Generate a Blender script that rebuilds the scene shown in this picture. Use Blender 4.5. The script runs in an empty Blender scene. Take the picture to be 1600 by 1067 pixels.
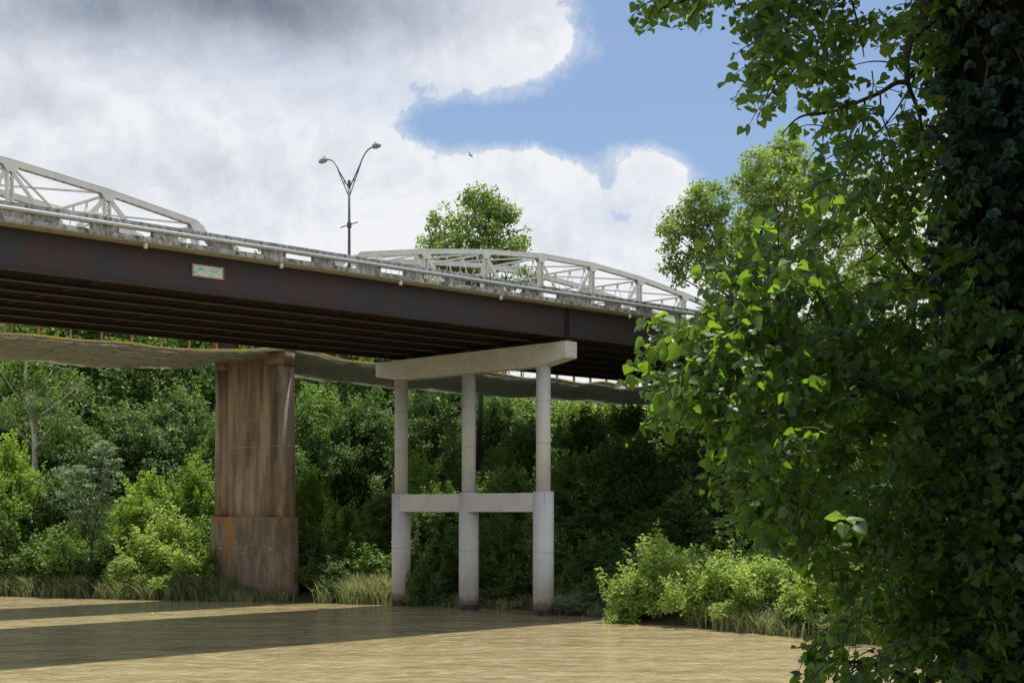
import bpy, math, random
import numpy as np
from math import radians, sin, cos, pi
from mathutils import Vector, Matrix

sc = bpy.context.scene
COL = sc.collection

# ------------------------------------------------------------------ camera
F = 2222.0            # focal length in photo pixels (50 mm on 36 mm, 1600 px)
EYE = 6.35            # eye height above the water
cam_d = bpy.data.cameras.new('camera')
cam = bpy.data.objects.new('camera', cam_d); COL.objects.link(cam)
cam.location = (0, 0, EYE); cam.rotation_euler = (radians(90), 0, 0)
cam_d.lens = 50; cam_d.sensor_width = 36; cam_d.shift_y = 0.1666
cam_d.clip_start = 0.1; cam_d.clip_end = 20000
sc.camera = cam

# ------------------------------------------------------------------ light
SUN_DIR = Vector((0.06, 0.23, 1.0)).normalized()      # towards the sun
SUN_EL = math.asin(SUN_DIR.z)
sun_d = bpy.data.lights.new('sun', 'SUN'); sun_d.energy = 5.0; sun_d.angle = radians(0.5)
sun_d.color = (1.0, 0.95, 0.86)
sun = bpy.data.objects.new('sun', sun_d); COL.objects.link(sun)
sun.rotation_euler = SUN_DIR.to_track_quat('Z', 'Y').to_euler()
sc.view_settings.view_transform = 'Standard'; sc.view_settings.look = 'None'
sc.view_settings.exposure = 0.0; sc.view_settings.gamma = 1
sc.view_settings.use_curve_mapping = False
sc.cycles.max_bounces = 5; sc.cycles.diffuse_bounces = 2; sc.cycles.glossy_bounces = 2
sc.cycles.transmission_bounces = 4; sc.cycles.transparent_max_bounces = 6
sc.cycles.use_denoising = True

# ------------------------------------------------------------------ node helper
class NT:
    def __init__(s, tree): s.t = tree; s.n = tree.nodes; s.l = tree.links
    def node(s, typ, **kw):
        n = s.n.new(typ)
        for k, v in kw.items(): setattr(n, k, v)
        return n
    def put(s, sock, v):
        if v is None: return
        if hasattr(v, 'is_output') or isinstance(v, bpy.types.NodeSocket): s.l.new(v, sock)
        else:
            if isinstance(v, (tuple, list)) and sock.type == 'RGBA' and len(v) == 3: v = (*v, 1)
            sock.default_value = v
    def m(s, op, a, b=None, c=None, clamp=False):
        n = s.node('ShaderNodeMath', operation=op, use_clamp=clamp)
        s.put(n.inputs[0], a)
        if b is not None: s.put(n.inputs[1], b)
        if c is not None: s.put(n.inputs[2], c)
        return n.outputs[0]
    def mix(s, f, a, b, blend='MIX'):
        n = s.node('ShaderNodeMix', data_type='RGBA', blend_type=blend)
        s.put(n.inputs[0], f); s.put(n.inputs[6], a); s.put(n.inputs[7], b)
        return n.outputs[2]
    def noise(s, vec, scale, detail=4, rough=.55, dist=0.0, out=0):
        n = s.node('ShaderNodeTexNoise')
        if vec is not None: s.l.new(vec, n.inputs['Vector'])
        n.inputs['Scale'].default_value = scale; n.inputs['Detail'].default_value = detail
        n.inputs['Roughness'].default_value = rough; n.inputs['Distortion'].default_value = dist
        return n.outputs[out]
    def ramp(s, f, lo, hi, a=0.0, b=1.0, smooth=True):
        n = s.node('ShaderNodeMapRange', interpolation_type='SMOOTHSTEP' if smooth else 'LINEAR')
        s.put(n.inputs[0], f); n.inputs[1].default_value = lo; n.inputs[2].default_value = hi
        n.inputs[3].default_value = a; n.inputs[4].default_value = b
        return n.outputs[0]
    def vscale(s, vec, sx, sy, sz):
        n = s.node('ShaderNodeVectorMath', operation='MULTIPLY')
        s.l.new(vec, n.inputs[0]); n.inputs[1].default_value = (sx, sy, sz)
        return n.outputs[0]
    def xyz(s, vec):
        n = s.node('ShaderNodeSeparateXYZ'); s.l.new(vec, n.inputs[0]); return n.outputs
    def comb(s, x, y, z):
        n = s.node('ShaderNodeCombineXYZ'); s.put(n.inputs[0], x); s.put(n.inputs[1], y); s.put(n.inputs[2], z)
        return n.outputs[0]

# ------------------------------------------------------------------ world: sky with cumulus
world = bpy.data.worlds.new('World'); sc.world = world; world.use_nodes = True
w = NT(world.node_tree); w.n.clear()
sky = w.node('ShaderNodeTexSky', sky_type='NISHITA', sun_disc=False)
sky.sun_elevation = SUN_EL; sky.sun_rotation = math.atan2(SUN_DIR.x, SUN_DIR.y)
sky.air_density = 1.0; sky.dust_density = 0.6; sky.ozone_density = 1.6
SKY = 0.11
tc = w.node('ShaderNodeTexCoord').outputs['Generated']
X, Y, Z = w.xyz(tc)
yy = w.m('MAXIMUM', Y, 0.25)
gx = w.m('DIVIDE', X, yy); gz = w.m('DIVIDE', Z, yy)
def gauss(px, py, rx, ry):
    dx = w.m('MULTIPLY', w.m('SUBTRACT', gx, (px-800)/F), F/rx)
    dz = w.m('MULTIPLY', w.m('SUBTRACT', gz, (800-py)/F), F/ry)
    q = w.m('ADD', w.m('MULTIPLY', dx, dx), w.m('MULTIPLY', dz, dz))
    return w.m('EXPONENT', w.m('MULTIPLY', q, -1.0))
def addup(lst):
    o = None
    for amp, g in lst:
        t = w.m('MULTIPLY', gauss(*g), amp)
        o = t if o is None else w.m('ADD', o, t)
    return o
wells = addup([(1.0, (1010, 130, 190, 85)), (1.0, (1240, 215, 190, 110)), (1.0, (1330, 60, 250, 120)),
               (.75, (850, 200, 130, 42)), (.34, (650, 130, 90, 24)), (.50, (720, 190, 110, 30)), (.25, (890, 255, 60, 34)), (.5, (1125, 330, 40, 60)), (.45, (985, 338, 55, 22)),
               (.6, (1000, 10, 110, 50)), (.35, (700, 215, 80, 60)), (.35, (950, 290, 22, 25))])
lumps = addup([(.55, (700, 70, 120, 45)), (.35, (870, 55, 35, 35)), (.55, (810, 300, 115, 50)), (.5, (1030, 290, 55, 55)), (.3, (800, 100, 60, 30))])
warp = w.noise(tc, 9, 3, .5, out=1)
wv = w.node('ShaderNodeVectorMath', operation='MULTIPLY_ADD')
w.l.new(warp, wv.inputs[0]); wv.inputs[1].default_value = (.05, .05, .05); w.l.new(tc, wv.inputs[2])
n1 = w.noise(wv.outputs[0], 9.0, 14, .66)
n2 = w.noise(wv.outputs[0], 30.0, 10, .70)
field = w.m('ADD', w.m('SUBTRACT', w.m('ADD', 0.72, lumps), wells), w.m('ADD', w.m('MULTIPLY', w.m('SUBTRACT', n1, .5), 1.25), w.m('MULTIPLY', w.m('SUBTRACT', n2, .5), .95)))
field = w.m('SUBTRACT', field, w.ramp(Z, .42, .75, 0, .62))
mask = w.m('MAXIMUM', w.ramp(field, .30, .47), w.ramp(field, .02, .60, 0, .75))
mask = w.m('MULTIPLY', mask, w.m('SUBTRACT', .97, addup([(.30, (600, 150, 190, 50)), (.16, (330, 110, 160, 40)), (.22, (960, 335, 90, 40))])))
# shading of the cloud bodies
n3 = w.noise(w.vscale(tc, 1, 1, 1.6), 6.0, 6, .5)
off = w.node('ShaderNodeVectorMath', operation='ADD'); w.l.new(wv.outputs[0], off.inputs[0]); off.inputs[1].default_value = (0.006, 0.0, .014)
n1b = w.noise(off.outputs[0], 9.0, 14, .66)
relief = w.m('MULTIPLY', w.m('SUBTRACT', n1, n1b), .85)
dark = addup([(.85, (160, 0, 400, 84)), (.60, (480, 0, 230, 80)), (.36, (690, 25, 130, 70)), (.32, (60, 150, 80, 50)), (.22, (930, 390, 120, 50)), (.2, (200, 260, 240, 60)), (.15, (430, 330, 120, 60))])
lum = w.m('ADD', w.m('SUBTRACT', 1.0, w.m('MULTIPLY', dark, w.m('ADD', .38, w.m('MULTIPLY', n3, .5)))), relief)
lum = w.m('SUBTRACT', lum, w.ramp(n3, 0.48, .76, 0, .10))
lum = w.m('SUBTRACT', lum, w.m('MULTIPLY', w.m('SUBTRACT', n2, .5), .16))
lum = w.m('MINIMUM', w.m('MAXIMUM', lum, .0), 1.0)
lc = w.node('ShaderNodeValToRGB'); w.l.new(lum, lc.inputs[0])
lc.color_ramp.elements[0].position = .12; lc.color_ramp.elements[0].color = (.17, .20, .255, 1)
lc.color_ramp.elements[1].position = 1.0; lc.color_ramp.elements[1].color = (.90, .91, .93, 1)
e = lc.color_ramp.elements.new(.72); e.color = (.60, .64, .72, 1)
cc = w.node('ShaderNodeVectorMath', operation='SCALE'); w.l.new(lc.outputs[0], cc.inputs[0]); cc.inputs['Scale'].default_value = 1/SKY
# blue part: Nishita, paled a little by thin high haze
blue = w.mix(.35, sky.outputs[0], (.36/SKY, .53/SKY, .86/SKY))
colr = w.mix(mask, blue, cc.outputs[0])
bg = w.node('ShaderNodeBackground'); w.l.new(colr, bg.inputs[0]); bg.inputs[1].default_value = SKY
wo = w.node('ShaderNodeOutputWorld'); w.l.new(bg.outputs[0], wo.inputs[0])

# ------------------------------------------------------------------ materials
def new_mat(name):
    m = bpy.data.materials.new(name); m.use_nodes = True
    t = NT(m.node_tree); t.n.clear()
    out = t.node('ShaderNodeOutputMaterial'); p = t.node('ShaderNodeBsdfPrincipled')
    t.l.new(p.outputs[0], out.inputs[0])
    return m, t, p, out
def bump(t, p, h, strength=.3, dist=.02):
    b = t.node('ShaderNodeBump'); b.inputs['Strength'].default_value = strength; b.inputs['Distance'].default_value = dist
    t.l.new(h, b.inputs['Height']); t.l.new(b.outputs[0], p.inputs['Normal'])
def objco(t): return t.node('ShaderNodeTexCoord').outputs['Object']

def mat_simple(name, a, b, scale=3, rough=.6, metal=0, bs=.15, stretch=(1, 1, 1), lo=.4, hi=.65):
    m, t, p, _ = new_mat(name)
    v = t.vscale(objco(t), *stretch)
    n = t.noise(v, scale, 6, .6)
    t.l.new(t.mix(t.ramp(n, lo, hi), a, b), p.inputs['Base Color'])
    p.inputs['Roughness'].default_value = rough; p.inputs['Metallic'].default_value = metal
    bump(t, p, t.noise(v, scale*8, 3), bs, .01)
    return m

def mat_stained(name, base, light, stain, streak_xy=1.6, vz=.12, amt=(.45, .62), spots=None, top_dark=0, rough=.85):
    """weathered concrete with vertical run-off streaks"""
    m, t, p, _ = new_mat(name)
    o = objco(t)
    big = t.noise(o, .8, 5, .6)
    c = t.mix(t.ramp(big, .35, .65), base, light)
    st = t.noise(t.vscale(o, streak_xy, streak_xy, vz*streak_xy), 2.0, 7, .65)
    st2 = t.noise(o, 2.5, 4, .6)
    f = t.ramp(t.m('ADD', t.m('MULTIPLY', st, .75), t.m('MULTIPLY', st2, .25)), amt[0], amt[1])
    c = t.mix(f, c, stain)
    if spots:
        v = t.noise(t.vscale(o, 1, 1, .8), 5.5, 5, .75)
        c = t.mix(t.ramp(v, .57, .64, 0, .8), c, spots)
    fine = t.noise(o, 22, 3, .6)
    c = t.mix(t.ramp(fine, .3, .7, 0, .25), c, tuple(x*.55 for x in stain))
    t.l.new(c, p.inputs['Base Color']); p.inputs['Roughness'].default_value = rough
    bump(t, p, t.m('ADD', fine, st2), .35, .02)
    return m, t, p, c

M = {}
M['pier_concrete'] = mat_stained('pier_concrete', (.62, .61, .575), (.70, .69, .66), (.46, .44, .40), 1.2, .15, (.52, .76), (.30, .26, .22))[0]
# columns: dirty just above the water line
def mat_column():
    m, t, p, c = mat_stained('column_concrete', (.66, .665, .66), (.73, .735, .73), (.52, .50, .46), 1.0, .12, (.54, .80))
    o = objco(t); z = t.xyz(o)[2]
    n = t.noise(o, 3.5, 5, .7)
    k = t.m('ADD', z, t.m('MULTIPLY', n, -1.2))
    c2 = t.mix(t.ramp(k, -.05, 3.2, .55, 0), c, (.42, .34, .24))
    c2 = t.mix(t.ramp(k, -.15, .50, .8, 0), c2, (.12, .09, .065))
    for jz in (3.9, 10.6, 13.2): c2 = t.mix(t.ramp(t.m('ABSOLUTE', t.m('SUBTRACT', z, jz)), .01, .05, .45, 0), c2, (.30, .28, .25))
    run = t.noise(t.vscale(o, 3.4, 3.4, .10), 1.0, 5, .6)
    c2 = t.mix(t.m('MULTIPLY', t.ramp(run, .58, .72, 0, .5), t.ramp(n, .4, .6)), c2, (.36, .31, .25))
    t.l.new(c2, p.inputs['Base Color']); return m
M['column'] = mat_column()
M['footing_dark'] = mat_simple('wet_footing', (.035, .025, .025), (.09, .07, .06), 4, .5)
M['parapet'] = mat_stained('parapet_concrete', (.38, .39, .39), (.58, .58, .57), (.09, .095, .10), 2.2, .55, (.42, .64))[0]
M['soffit'] = mat_simple('overhang_paint', (.36, .335, .26), (.28, .26, .20), 2.0, .8, 0, .2, lo=.35, hi=.7)
M['deck'] = mat_simple('deck_concrete', (.22, .21, .2), (.30, .29, .27), 1.5, .9)
def mat_steel():
    m, t, p, _ = new_mat('weathering_steel')
    o = objco(t)
    n = t.noise(t.vscale(o, .35, .35, .12), 1.6, 5, .6)
    c = t.mix(t.ramp(n, .40, .60), (.050, .029, .035), (.034, .032, .043))
    s = t.noise(t.vscale(o, 1.2, 1.2, .15), 3.5, 6, .6)
    c = t.mix(t.ramp(s, .55, .75, 0, .55), c, (.085, .045, .04))
    t.l.new(c, p.inputs['Base Color']); p.inputs['Roughness'].default_value = .55; p.inputs['Specular IOR Level'].default_value = .35
    bump(t, p, t.noise(o, 14, 3), .12, .01); return m
M['steel'] = mat_steel()
M['rust'] = mat_simple('rusty_flange', (.058, .038, .030), (.040, .030, .027), 3, .75, lo=.35, hi=.65, stretch=(.4, 1, 1))
M['truss'] = mat_simple('white_truss_paint', (.71, .69, .62), (.79, .77, .70), 1.2, .5, 0, .1, lo=.35, hi=.6)
M['truss_floor'] = mat_simple('floor_steel', (.05, .05, .05), (.12, .10, .09), 2, .8)
M['galv'] = mat_simple('galvanised_pipe', (.42, .43, .45), (.52, .53, .54), 6, .42, .55, .08)
M['lamp_metal'] = mat_simple('lamp_pole_metal', (.07, .075, .08), (.12, .12, .125), 4, .45, .5, .05)
M['lamp_head'] = mat_simple('lamp_head_grey', (.22, .22, .21), (.30, .29, .28), 5, .5, .2)
M['pvc'] = mat_simple('white_drain', (.62, .62, .60), (.72, .72, .70), 4, .5)
M['yellow'] = mat_simple('yellow_webbing', (.95, .74, .04), (.74, .58, .34), 1.1, .7, lo=.4, hi=.55)
M['orange_post'] = mat_simple('rusty_hanger', (.52, .30, .14), (.36, .22, .13), 4, .8)
M['black'] = mat_simple('black_iron', (.02, .02, .02), (.04, .035, .03), 4, .6)
M['bird'] = mat_simple('dark_feathers', (.02, .018, .016), (.03, .025, .02), 4, .8)

def mat_net():
    m, t, p, out = new_mat('green_grey_netting')
    o = objco(t)
    # woven courses: a brick-like lattice of overlapping strips
    br = t.node('ShaderNodeTexBrick'); br.inputs['Scale'].default_value = 1.0
    wob = t.noise(t.vscale(o, .5, .5, 1), 1.0, 3, .5, out=1)
    va = t.node('ShaderNodeVectorMath', operation='MULTIPLY_ADD'); t.l.new(wob, va.inputs[0]); va.inputs[1].default_value = (1.5, .95, 0); t.l.new(o, va.inputs[2])
    t.l.new(va.outputs[0], br.inputs['Vector'])
    br.inputs['Color1'].default_value = (.48, .46, .39, 1); br.inputs['Color2'].default_value = (.58, .56, .48, 1)
    br.inputs['Mortar'].default_value = (.07, .075, .06, 1); br.inputs['Mortar Size'].default_value = .075
    br.inputs['Brick Width'].default_value = 7.5; br.inputs['Row Height'].default_value = .62
    n = t.noise(t.vscale(o, .45, 1.1, 1), .9, 6, .65)
    c = t.mix(t.ramp(n, .3, .7, 0, .6), br.outputs[0], (.36, .36, .28))
    t.l.new(c, p.inputs['Base Color']); p.inputs['Roughness'].default_value = .9
    tr = t.node('ShaderNodeBsdfTranslucent'); t.l.new(t.mix(.5, c, (.60, .62, .54)), tr.inputs[0])
    mx = t.node('ShaderNodeMixShader'); mx.inputs[0].default_value = .5
    t.l.new(p.outputs[0], mx.inputs[1]); t.l.new(tr.outputs[0], mx.inputs[2]); t.l.new(mx.outputs[0], out.inputs[0])
    bump(t, p, t.noise(o, 3, 4), .4, .08); return m
M['net'] = mat_net()

def mat_stone():
    m, t, p, _ = new_mat('brown_old_concrete')
    o = objco(t); x, y, z = t.xyz(o)
    big = t.noise(t.vscale(o, 1, 1, .25), .9, 5, .6)
    c = t.mix(t.ramp(big, .35, .62), (.19, .138, .090), (.31, .23, .15))
    st = t.noise(t.vscale(o, 1.15, 1.15, .13), 1.0, 8, .60, .5)
    c = t.mix(t.ramp(st, .48, .62, 0, .72), c, (.46, .355, .24))
    c = t.mix(t.ramp(st, .47, .34, 0, .75), c, (.085, .058, .042))
    bl = t.noise(t.vscale(o, 1, 1, .7), 2.2, 7, .7)
    c = t.mix(t.ramp(bl, .50, .68, 0, .5), c, (.15, .115, .085))
    # board marks
    ln = t.noise(t.vscale(o, .3, .3, 14), 1.0, 3, .6)
    c = t.mix(t.ramp(ln, .56, .70, 0, .45), c, (.45, .36, .27))
    # darker pinkish base block
    bz = t.ramp(z, 5.97, 6.0, 1, 0)
    bc = t.mix(t.ramp(t.noise(t.vscale(o, 1.5, 1.5, .4), 1.4, 6, .65), .38, .64), (.160, .118, .082), (.285, .218, .152))
    wl = t.noise(t.vscale(o, 2, 2, 6), 1.0, 4, .7)
    bc = t.mix(t.m('MULTIPLY', t.ramp(wl, .54, .64, 0, .8), t.ramp(t.m('ABSOLUTE', t.m('SUBTRACT', z, 3.7)), 0, .7, 1, 0)), bc, (.45, .37, .30))
    bc = t.mix(t.m('MULTIPLY', t.ramp(t.m('ABSOLUTE', t.m('SUBTRACT', t.m('ADD', y, t.m('MULTIPLY', t.m('SUBTRACT', st, .5), 2.6)), 27.7)), .05, .75, 1, 0), t.ramp(t.m('ADD', z, t.m('MULTIPLY', st, 2)), 2.0, 6.6, 0, 1.0)), bc, (.42, .18, .055))
    c = t.mix(bz, c, bc)
    # rust wash on the ledge and dark tide mark
    c = t.mix(t.m('MULTIPLY', t.ramp(t.m('ABSOLUTE', t.m('SUBTRACT', z, 6.0)), .05, .45, 1, 0), t.m('MULTIPLY', t.ramp(st, .35, .6), t.ramp(y, 24.5, 28.5, .12, 1))), c, (.36, .14, .04))
    band = t.ramp(t.m('ABSOLUTE', t.m('SUBTRACT', z, 11.1)), .0, .06, 1, 0)
    c = t.mix(t.m('MULTIPLY', band, .45), c, (.46, .36, .26))
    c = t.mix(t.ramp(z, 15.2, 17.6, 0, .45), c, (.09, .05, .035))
    c = t.mix(t.ramp(t.m('ADD', z, t.m('MULTIPLY', wl, -.5)), .1, .9, .5, 0), c, (.06, .05, .04))
    t.l.new(c, p.inputs['Base Color']); p.inputs['Roughness'].default_value = .9
    bump(t, p, t.m('ADD', t.m('MULTIPLY', ln, .6), t.noise(o, 9, 5, .7)), .5, .04); return m
M['stone'] = mat_stone()

def mat_leaf(name, dark, light, trans, tfac=.35, rough=.5, spec=.35, vary=1.0):
    m, t, p, out = new_mat(name)
    a = t.node('ShaderNodeAttribute', attribute_name='tone').outputs['Fac']
    rn = t.node('ShaderNodeObjectInfo').outputs['Random']
    hs = t.node('ShaderNodeHueSaturation'); t.put(hs.inputs['Color'], t.mix(a, dark, light))
    t.put(hs.inputs['Hue'], t.m('ADD', .5+(.018 if vary else 0), t.m('MULTIPLY', rn, -.045*vary))); t.put(hs.inputs['Value'], t.m('ADD', 1-.3*vary, t.m('MULTIPLY', rn, .75*vary)))
    hs.inputs['Saturation'].default_value = .92
    c = hs.outputs[0]
    t.l.new(c, p.inputs['Base Color']); p.inputs['Roughness'].default_value = rough
    p.inputs['Specular IOR Level'].default_value = spec
    tr = t.node('ShaderNodeBsdfTranslucent'); t.l.new(t.mix(a, tuple(x*.55 for x in trans), trans), tr.inputs[0])
    mx = t.node('ShaderNodeMixShader'); mx.inputs[0].default_value = tfac
    t.l.new(p.outputs[0], mx.inputs[1]); t.l.new(tr.outputs[0], mx.inputs[2]); t.l.new(mx.outputs[0], out.inputs[0])
    return m
L = {
 'dark':  mat_leaf('deep_green_leaves', (.040, .082, .028), (.180, .285, .080), (.28, .50, .06)),
 'mid':   mat_leaf('mid_green_leaves', (.040, .085, .020), (.185, .300, .060), (.32, .56, .05)),
 'bright':mat_leaf('bright_green_leaves', (.10, .190, .024), (.34, .50, .075), (.54, .82, .07), .42),
 'willow':mat_leaf('yellow_green_willow_leaves', (.15, .23, .04), (.46, .58, .14), (.70, .88, .14), .44, vary=.4),
 'pale':  mat_leaf('pale_feathery_leaves', (.12, .185, .10), (.34, .44, .27), (.36, .50, .20), vary=.2),
 'olive': mat_leaf('sunny_olive_leaves', (.070, .120, .028), (.27, .38, .080), (.48, .70, .08), .44),
 'grass': mat_leaf('reed_blades', (.13, .18, .06), (.44, .46, .22), (.44, .52, .16)),
 'cotton':mat_leaf('heart_shaped_leaves', (.026, .066, .030), (.140, .225, .068), (.44, .76, .05), .46, .42, .5, 0),
 'vine':  mat_leaf('creeper_leaves', (.014, .042, .022), (.045, .100, .050), (.08, .20, .03), .30, .4, .5, 0),
}
def mat_bark(name, a, b, sc_=3, st=.15, bs=.8):
    m, t, p, _ = new_mat(name); o = objco(t)
    n = t.noise(t.vscale(o, 1, 1, st), sc_, 7, .65)
    t.l.new(t.mix(t.ramp(n, .38, .62), a, b), p.inputs['Base Color']); p.inputs['Roughness'].default_value = .95
    bump(t, p, n, bs, .06); return m
M['bark'] = mat_bark('dark_bark', (.035, .028, .020), (.11, .085, .06))
M['bark_pale'] = mat_bark('pale_sycamore_bark', (.24, .22, .17), (.55, .53, .46), 1.2, .4, .3)
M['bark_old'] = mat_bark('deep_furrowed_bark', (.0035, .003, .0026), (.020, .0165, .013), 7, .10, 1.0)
M['twig'] = mat_bark('brown_twig', (.05, .04, .028), (.13, .11, .08), 8, .3, .3)

def mat_water():
    m, t, p, out = new_mat('silty_river_water')
    g = t.node('ShaderNodeNewGeometry').outputs['Position']
    n = t.noise(t.vscale(g, .05, .12, 1), 1.0, 4, .5)
    t.l.new(t.mix(t.ramp(n, .35, .65), (.345, .272, .128), (.415, .335, .170)), p.inputs['Base Color'])
    mt = t.noise(t.vscale(g, .8, .9, 1), 1.0, 7, .72, .5)
    lk = p.inputs['Base Color'].links[0].from_socket
    t.l.new(t.mix(t.ramp(mt, .40, .66, 0, .8), lk, (.57, .48, .29)), p.inputs['Base Color'])
    p.inputs['Roughness'].default_value = .06; p.inputs['IOR'].default_value = 1.33
    r1 = t.noise(t.vscale(g, 1.35, 1.0, 1), 1.0, 5, .62, .4)
    r2 = t.noise(t.vscale(g, 3.6, 2.6, 1), 1.0, 4, .65, .4)
    r3 = t.noise(t.vscale(g, .14, .30, 1), 1.0, 2, .5)
    h = t.m('ADD', t.m('ADD', t.m('MULTIPLY', r1, .26), t.m('MULTIPLY', r2, .11)), t.m('MULTIPLY', r3, .5))
    bump(t, p, h, 1.0, .85)
    return m
M['water'] = mat_water()
def mat_ground():
    m, t, p, _ = new_mat('bank_soil')
    g = t.node('ShaderNodeNewGeometry').outputs['Position']
    n = t.noise(g, .25, 6, .6); f = t.noise(g, 3, 5, .7)
    px_, py_, z = t.xyz(g)
    c = t.mix(t.ramp(f, .40, .62), (.060, .062, .028), (.105, .095, .050))
    ax = t.m('MULTIPLY', t.m('ADD', px_, 5.2), .22); ay = t.m('MULTIPLY', t.m('SUBTRACT', py_, 100.5), .42)
    q = t.m('ADD', t.m('ADD', t.m('MULTIPLY', ax, ax), t.m('MULTIPLY', ay, ay)), t.m('MULTIPLY', t.m('SUBTRACT', n, .5), 1.4))
    c = t.mix(t.ramp(q, .7, 1.1, 1, 0), c, (.42, .33, .22))
    c = t.mix(t.ramp(z, .02, .30, .75, 0), c, (.085, .065, .042))
    t.l.new(c, p.inputs['Base Color']); p.inputs['Roughness'].default_value = .95
    bump(t, p, t.m('ADD', f, t.noise(g, 12, 3)), .6, .08); return m
M['ground'] = mat_ground()

# ------------------------------------------------------------------ objects
def tag(o, label=None, cat=None, group=None, kind=None):
    if label: o['label'] = label
    if cat: o['category'] = cat
    if group: o['group'] = group
    if kind: o['kind'] = kind
    return o
def empty(name, loc=(0, 0, 0), rz=0, **kw):
    o = bpy.data.objects.new(name, None); COL.objects.link(o); o.location = loc; o.rotation_euler = (0, 0, rz)
    return tag(o, **kw)
def link(name, me, mat, parent=None, loc=(0, 0, 0)):
    o = bpy.data.objects.new(name, me); COL.objects.link(o)
    if mat is not None and not me.materials: me.materials.append(mat)
    if parent: o.parent = parent
    o.location = loc
    return o

class MB:
    def __init__(s): s.v = []; s.f = []
    def add(s, vs, fs):
        b = len(s.v); s.v += [tuple(v) for v in vs]; s.f += [tuple(b+i for i in f) for f in fs]
    def box(s, x0, x1, y0, y1, z0, z1):
        s.add([(x0, y0, z0), (x1, y0, z0), (x1, y1, z0), (x0, y1, z0), (x0, y0, z1), (x1, y0, z1), (x1, y1, z1), (x0, y1, z1)],
              [(0, 3, 2, 1), (4, 5, 6, 7), (0, 1, 5, 4), (1, 2, 6, 5), (2, 3, 7, 6), (3, 0, 4, 7)])
    def bar(s, p, q, wd, ht, up=(0, 0, 1)):
        p = Vector(p); q = Vector(q); d = (q-p).normalized(); u = Vector(up)
        if abs(d.dot(u)) > .98: u = Vector((1, 0, 0))
        sd = d.cross(u).normalized(); u = sd.cross(d)
        vs = []
        for c in (p, q):
            for a, b in ((-1, -1), (1, -1), (1, 1), (-1, 1)): vs.append(c+sd*(a*wd/2)+u*(b*ht/2))
        s.add(vs, [(0, 3, 2, 1), (4, 5, 6, 7), (0, 1, 5, 4), (1, 2, 6, 5), (2, 3, 7, 6), (3, 0, 4, 7)])
    def tube(s, pts, rad, n=8, cap=True):
        pts = [Vector(p) for p in pts]
        if not hasattr(rad, '__len__'): rad = [rad]*len(pts)
        vs = []; fs = []
        ref = Vector((.31, .17, .93))
        for i, p in enumerate(pts):
            d = (pts[min(i+1, len(pts)-1)]-pts[max(i-1, 0)]).normalized()
            if abs(d.dot(ref)) > .97: ref = Vector((1, .1, 0)).normalized()
            a = d.cross(ref).normalized(); b = d.cross(a)
            for k in range(n):
                t = 2*pi*k/n; vs.append(p+(a*cos(t)+b*sin(t))*rad[i])
        for i in range(len(pts)-1):
            for k in range(n):
                fs.append((i*n+k, i*n+(k+1) % n, (i+1)*n+(k+1) % n, (i+1)*n+k))
        if cap: fs.append(tuple(range(n))[::-1]); fs.append(tuple((len(pts)-1)*n+k for k in range(n)))
        s.add(vs, fs)
    def prism(s, outline, z0, z1, taper=0.0):
        """outline in x,y extruded in z"""
        n = len(outline); cx = sum(p[0] for p in outline)/n; cy = sum(p[1] for p in outline)/n
        vs = [(x, y, z0) for x, y in outline]+[(cx+(x-cx)*(1-taper), cy+(y-cy)*(1-taper), z1) for x, y in outline]
        fs = [tuple(range(n))[::-1], tuple(range(n, 2*n))]+[(i, (i+1) % n, n+(i+1) % n, n+i) for i in range(n)]
        s.add(vs, fs)
    def mesh(s, name, smooth=False, bevel=0):
        me = bpy.data.meshes.new(name); me.from_pydata(s.v, [], s.f); me.update()
        if smooth:
            me.polygons.foreach_set('use_smooth', [len(p.vertices) == 4 for p in me.polygons])
        return me
    def build(s, name, mat, parent=None, loc=(0, 0, 0), smooth=False, bevel=0):
        o = link(name, s.mesh(name, smooth), mat, parent, loc)
        if bevel:
            b = o.modifiers.new('edge', 'BEVEL'); b.width = bevel; b.segments = 2; b.limit_method = 'ANGLE'
        return o

def raw_mesh(name, V, faces_n, k, tone=None, mat=None):
    """V (n,3) float array; faces are consecutive runs given by index array faces_n (m,k)"""
    me = bpy.data.meshes.new(name)
    m = len(faces_n)
    me.vertices.add(len(V)); me.vertices.foreach_set('co', np.asarray(V, dtype=np.float32).ravel())
    me.loops.add(m*k); me.loops.foreach_set('vertex_index', np.asarray(faces_n, dtype=np.int32).ravel())
    me.polygons.add(m); me.polygons.foreach_set('loop_start', np.arange(0, m*k, k, dtype=np.int32))
    try: me.polygons.foreach_set('loop_total', np.full(m, k, dtype=np.int32))
    except Exception: pass
    if tone is not None:
        a = me.attributes.new('tone', 'FLOAT', 'FACE'); a.data.foreach_set('value', np.asarray(tone, dtype=np.float32))
    me.update(calc_edges=True)
    if mat: me.materials.append(mat)
    return me

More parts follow.
